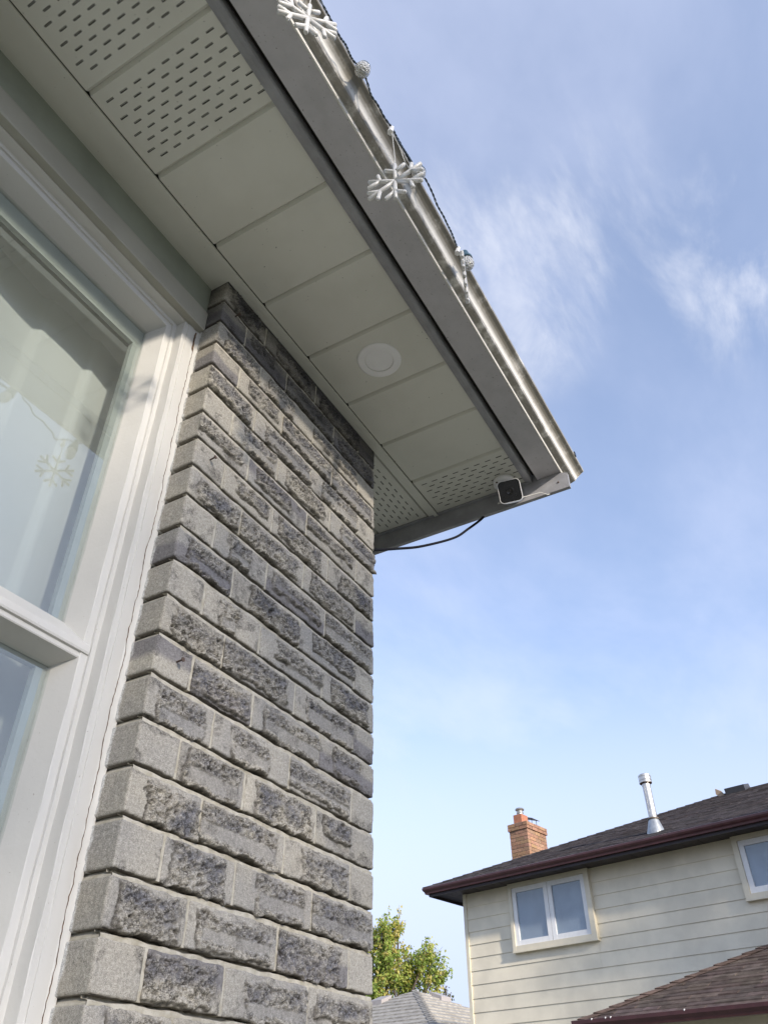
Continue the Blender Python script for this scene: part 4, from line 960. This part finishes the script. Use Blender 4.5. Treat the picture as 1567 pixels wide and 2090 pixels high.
# ------------------------------------------------------------------ trees
def tree(name, label, base, height, lobes, nleaf, seed, size=0.11, group=None, pal=None):
    rng = np.random.default_rng(seed); t = thing(name, label, "tree", base, group)
    base = np.array(base); tr_ = MB()
    tr_.tube([base, base + (0.1, 0, height * 0.2), base + (0.05, 0.1, height * 0.45)], [height * 0.03, height * 0.024, height * 0.018], 10)
    fork = base + np.array((0.05, 0.1, height * 0.42))
    trunk = tr_.obj("trunk", BARK, t, smooth=True)
    V, Fs, C = [], [], []; br = MB()
    for (c, r, w) in lobes:
        c = np.array(c); mid = (fork + c) / 2 + rng.normal(0, 0.15, 3)
        br.tube([fork, mid, c, c + np.array((0, 0, r[2] * 0.7))], [height * 0.010, height * 0.007, height * 0.004, 0.006], 6)
    pal = pal or [(0.25, 0.33, 0.09), (0.33, 0.39, 0.11), (0.43, 0.44, 0.14), (0.46, 0.40, 0.16), (0.17, 0.24, 0.07)]
    tot = sum(w for _, _, w in lobes)
    for (c, r, w) in lobes:
        c = np.array(c); nl = int(nleaf * w / tot); ntw = max(6, nl // 26)
        for k in range(ntw):
            u = rng.normal(0, 1, 3); u /= np.linalg.norm(u); rad = rng.random() ** 0.45
            p0 = c + u * np.array(r) * rad * 0.86
            dirn = u * 0.6 + np.array((0, 0, 0.75)) + rng.normal(0, 0.25, 3); dirn /= np.linalg.norm(dirn); ln = rng.uniform(0.25, 0.6) * (0.55 + 0.6 * size / 0.11)
            br.tube([p0 - dirn * ln * 0.3, p0 + dirn * ln], [0.010, 0.004], 4)
            pc = pal[rng.integers(len(pal))]; shade = 1.0
            for q in range(26):
                s = rng.random(); p = p0 + dirn * ln * (s * 1.15 - 0.15) + rng.normal(0, 0.055, 3)
                out = rng.normal(0, 1, 3); out[2] = -abs(out[2]) * 0.9 - 0.25; out /= np.linalg.norm(out)
                sd2 = np.cross(out, rng.normal(0, 1, 3)); sd2 /= np.linalg.norm(sd2)
                L_, W_ = size * rng.uniform(0.75, 1.35), size * 0.30 * rng.uniform(0.7, 1.3)
                nn = np.cross(out, sd2) * L_ * 0.12
                b = len(V); V += [p, p + out * L_ * 0.45 + sd2 * W_ + nn, p + out * L_, p + out * L_ * 0.45 - sd2 * W_ + nn]; Fs.append((b, b + 1, b + 2, b + 3))
                cc = np.array(pc if rng.random() < 0.7 else pal[rng.integers(len(pal))]) * rng.uniform(0.75, 1.3); C += [cc] * 4
    mesh_obj("crown", V, Fs, LEAF, t, cols=np.array(C))
    br.obj("branches", BARK, t)
    return t
TL = 33.0
def tp(u, v, dl=0.0): return ray_at(u, v, TL + dl)
pxm = F / (np.linalg.norm(tp(800, 1960) - CAM) * 0.86)
lob = []
for (u, v, ru, rv, w, dl) in [(795, 1910, 16, 26, 1.0, 0), (775, 1935, 22, 30, 1.2, .6), (792, 1955, 24, 26, 1.2, -.3), (742, 1945, 26, 45, 1.6, .2), (770, 1990, 18, 26, .8, .4), (800, 2000, 26, 26, 1.2, -.3), (838, 1975, 18, 22, .9, .2), (862, 1968, 12, 22, .7, -.2), (880, 1958, 8, 14, .35, 0), (840, 2010, 30, 26, 1.5, .3), (880, 1998, 20, 20, .9, .0), (902, 2000, 11, 9, .3, .2), (765, 2030, 18, 16, .9, -.6), (720, 1990, 30, 60, 2.2, .5), (700, 2050, 60, 50, 2.0, .8), (820, 2060, 60, 40, 1.8, 1.2), (812, 1895, 5, 14, .25, 0), (780, 1905, 7, 16, .3, .3)]:
    c = tp(u, v, dl); lob.append((c, (ru / pxm, ru / pxm * 0.9, rv / pxm / 0.93), w))
tb = tp(790, 2200); tree("broadleaf_tree", "yellow-green broadleaf tree rising behind the grey hip roof", (tb[0], tb[1], 0), tp(795, 1890)[2], lob, 14000, 4, 0.12)
q = tp(906, 2040, 8); tree("garden_tree", "tip of a small brown-green tree peeping over the right slope of the grey roof", (q[0], q[1], 0), q[2] + 0.3, [((q[0], q[1], q[2] - 0.1), (0.28, 0.28, 0.42), 1.0), ((q[0] + .3, q[1] + .3, q[2] - 1.3), (1.0, 1.0, 1.0), 2)], 1100, 6, 0.11, None, [(0.10, 0.10, 0.03), (0.14, 0.10, 0.05), (0.07, 0.085, 0.03)])

# ------------------------------------------------------------------ trees on the sunny side of the street: they dapple the low sun
def shade_tree(label, target, dist, rx, rz, n, seed, nl):
    c = np.array(target) + np.array(SUN) * dist; rng = np.random.default_rng(seed); lobes = []
    for i in range(nl):
        u = rng.normal(0, 1, 3); u /= np.linalg.norm(u); q = c + u * np.array((rx, rx, rz)) * rng.random() ** 0.5
        lobes.append((q, (rx * 0.30, rx * 0.30, rz * 0.24), 1.0))
    return tree("shade_tree", label, (c[0], c[1], 0), c[2] + rz, lobes, n, seed, 0.15, "street trees on the sunny side")
shade_tree("leafy street tree across the lawn from the brick pier, behind the viewer", (0.0, 0, 1.75), 14.0, 2.3, 1.15, 430, 31, 10)
shade_tree("leafy street tree farther along, shading the right of the cream house", (12.95, 1.0, 3.7), 8.0, 1.5, 1.6, 3600, 37, 11)
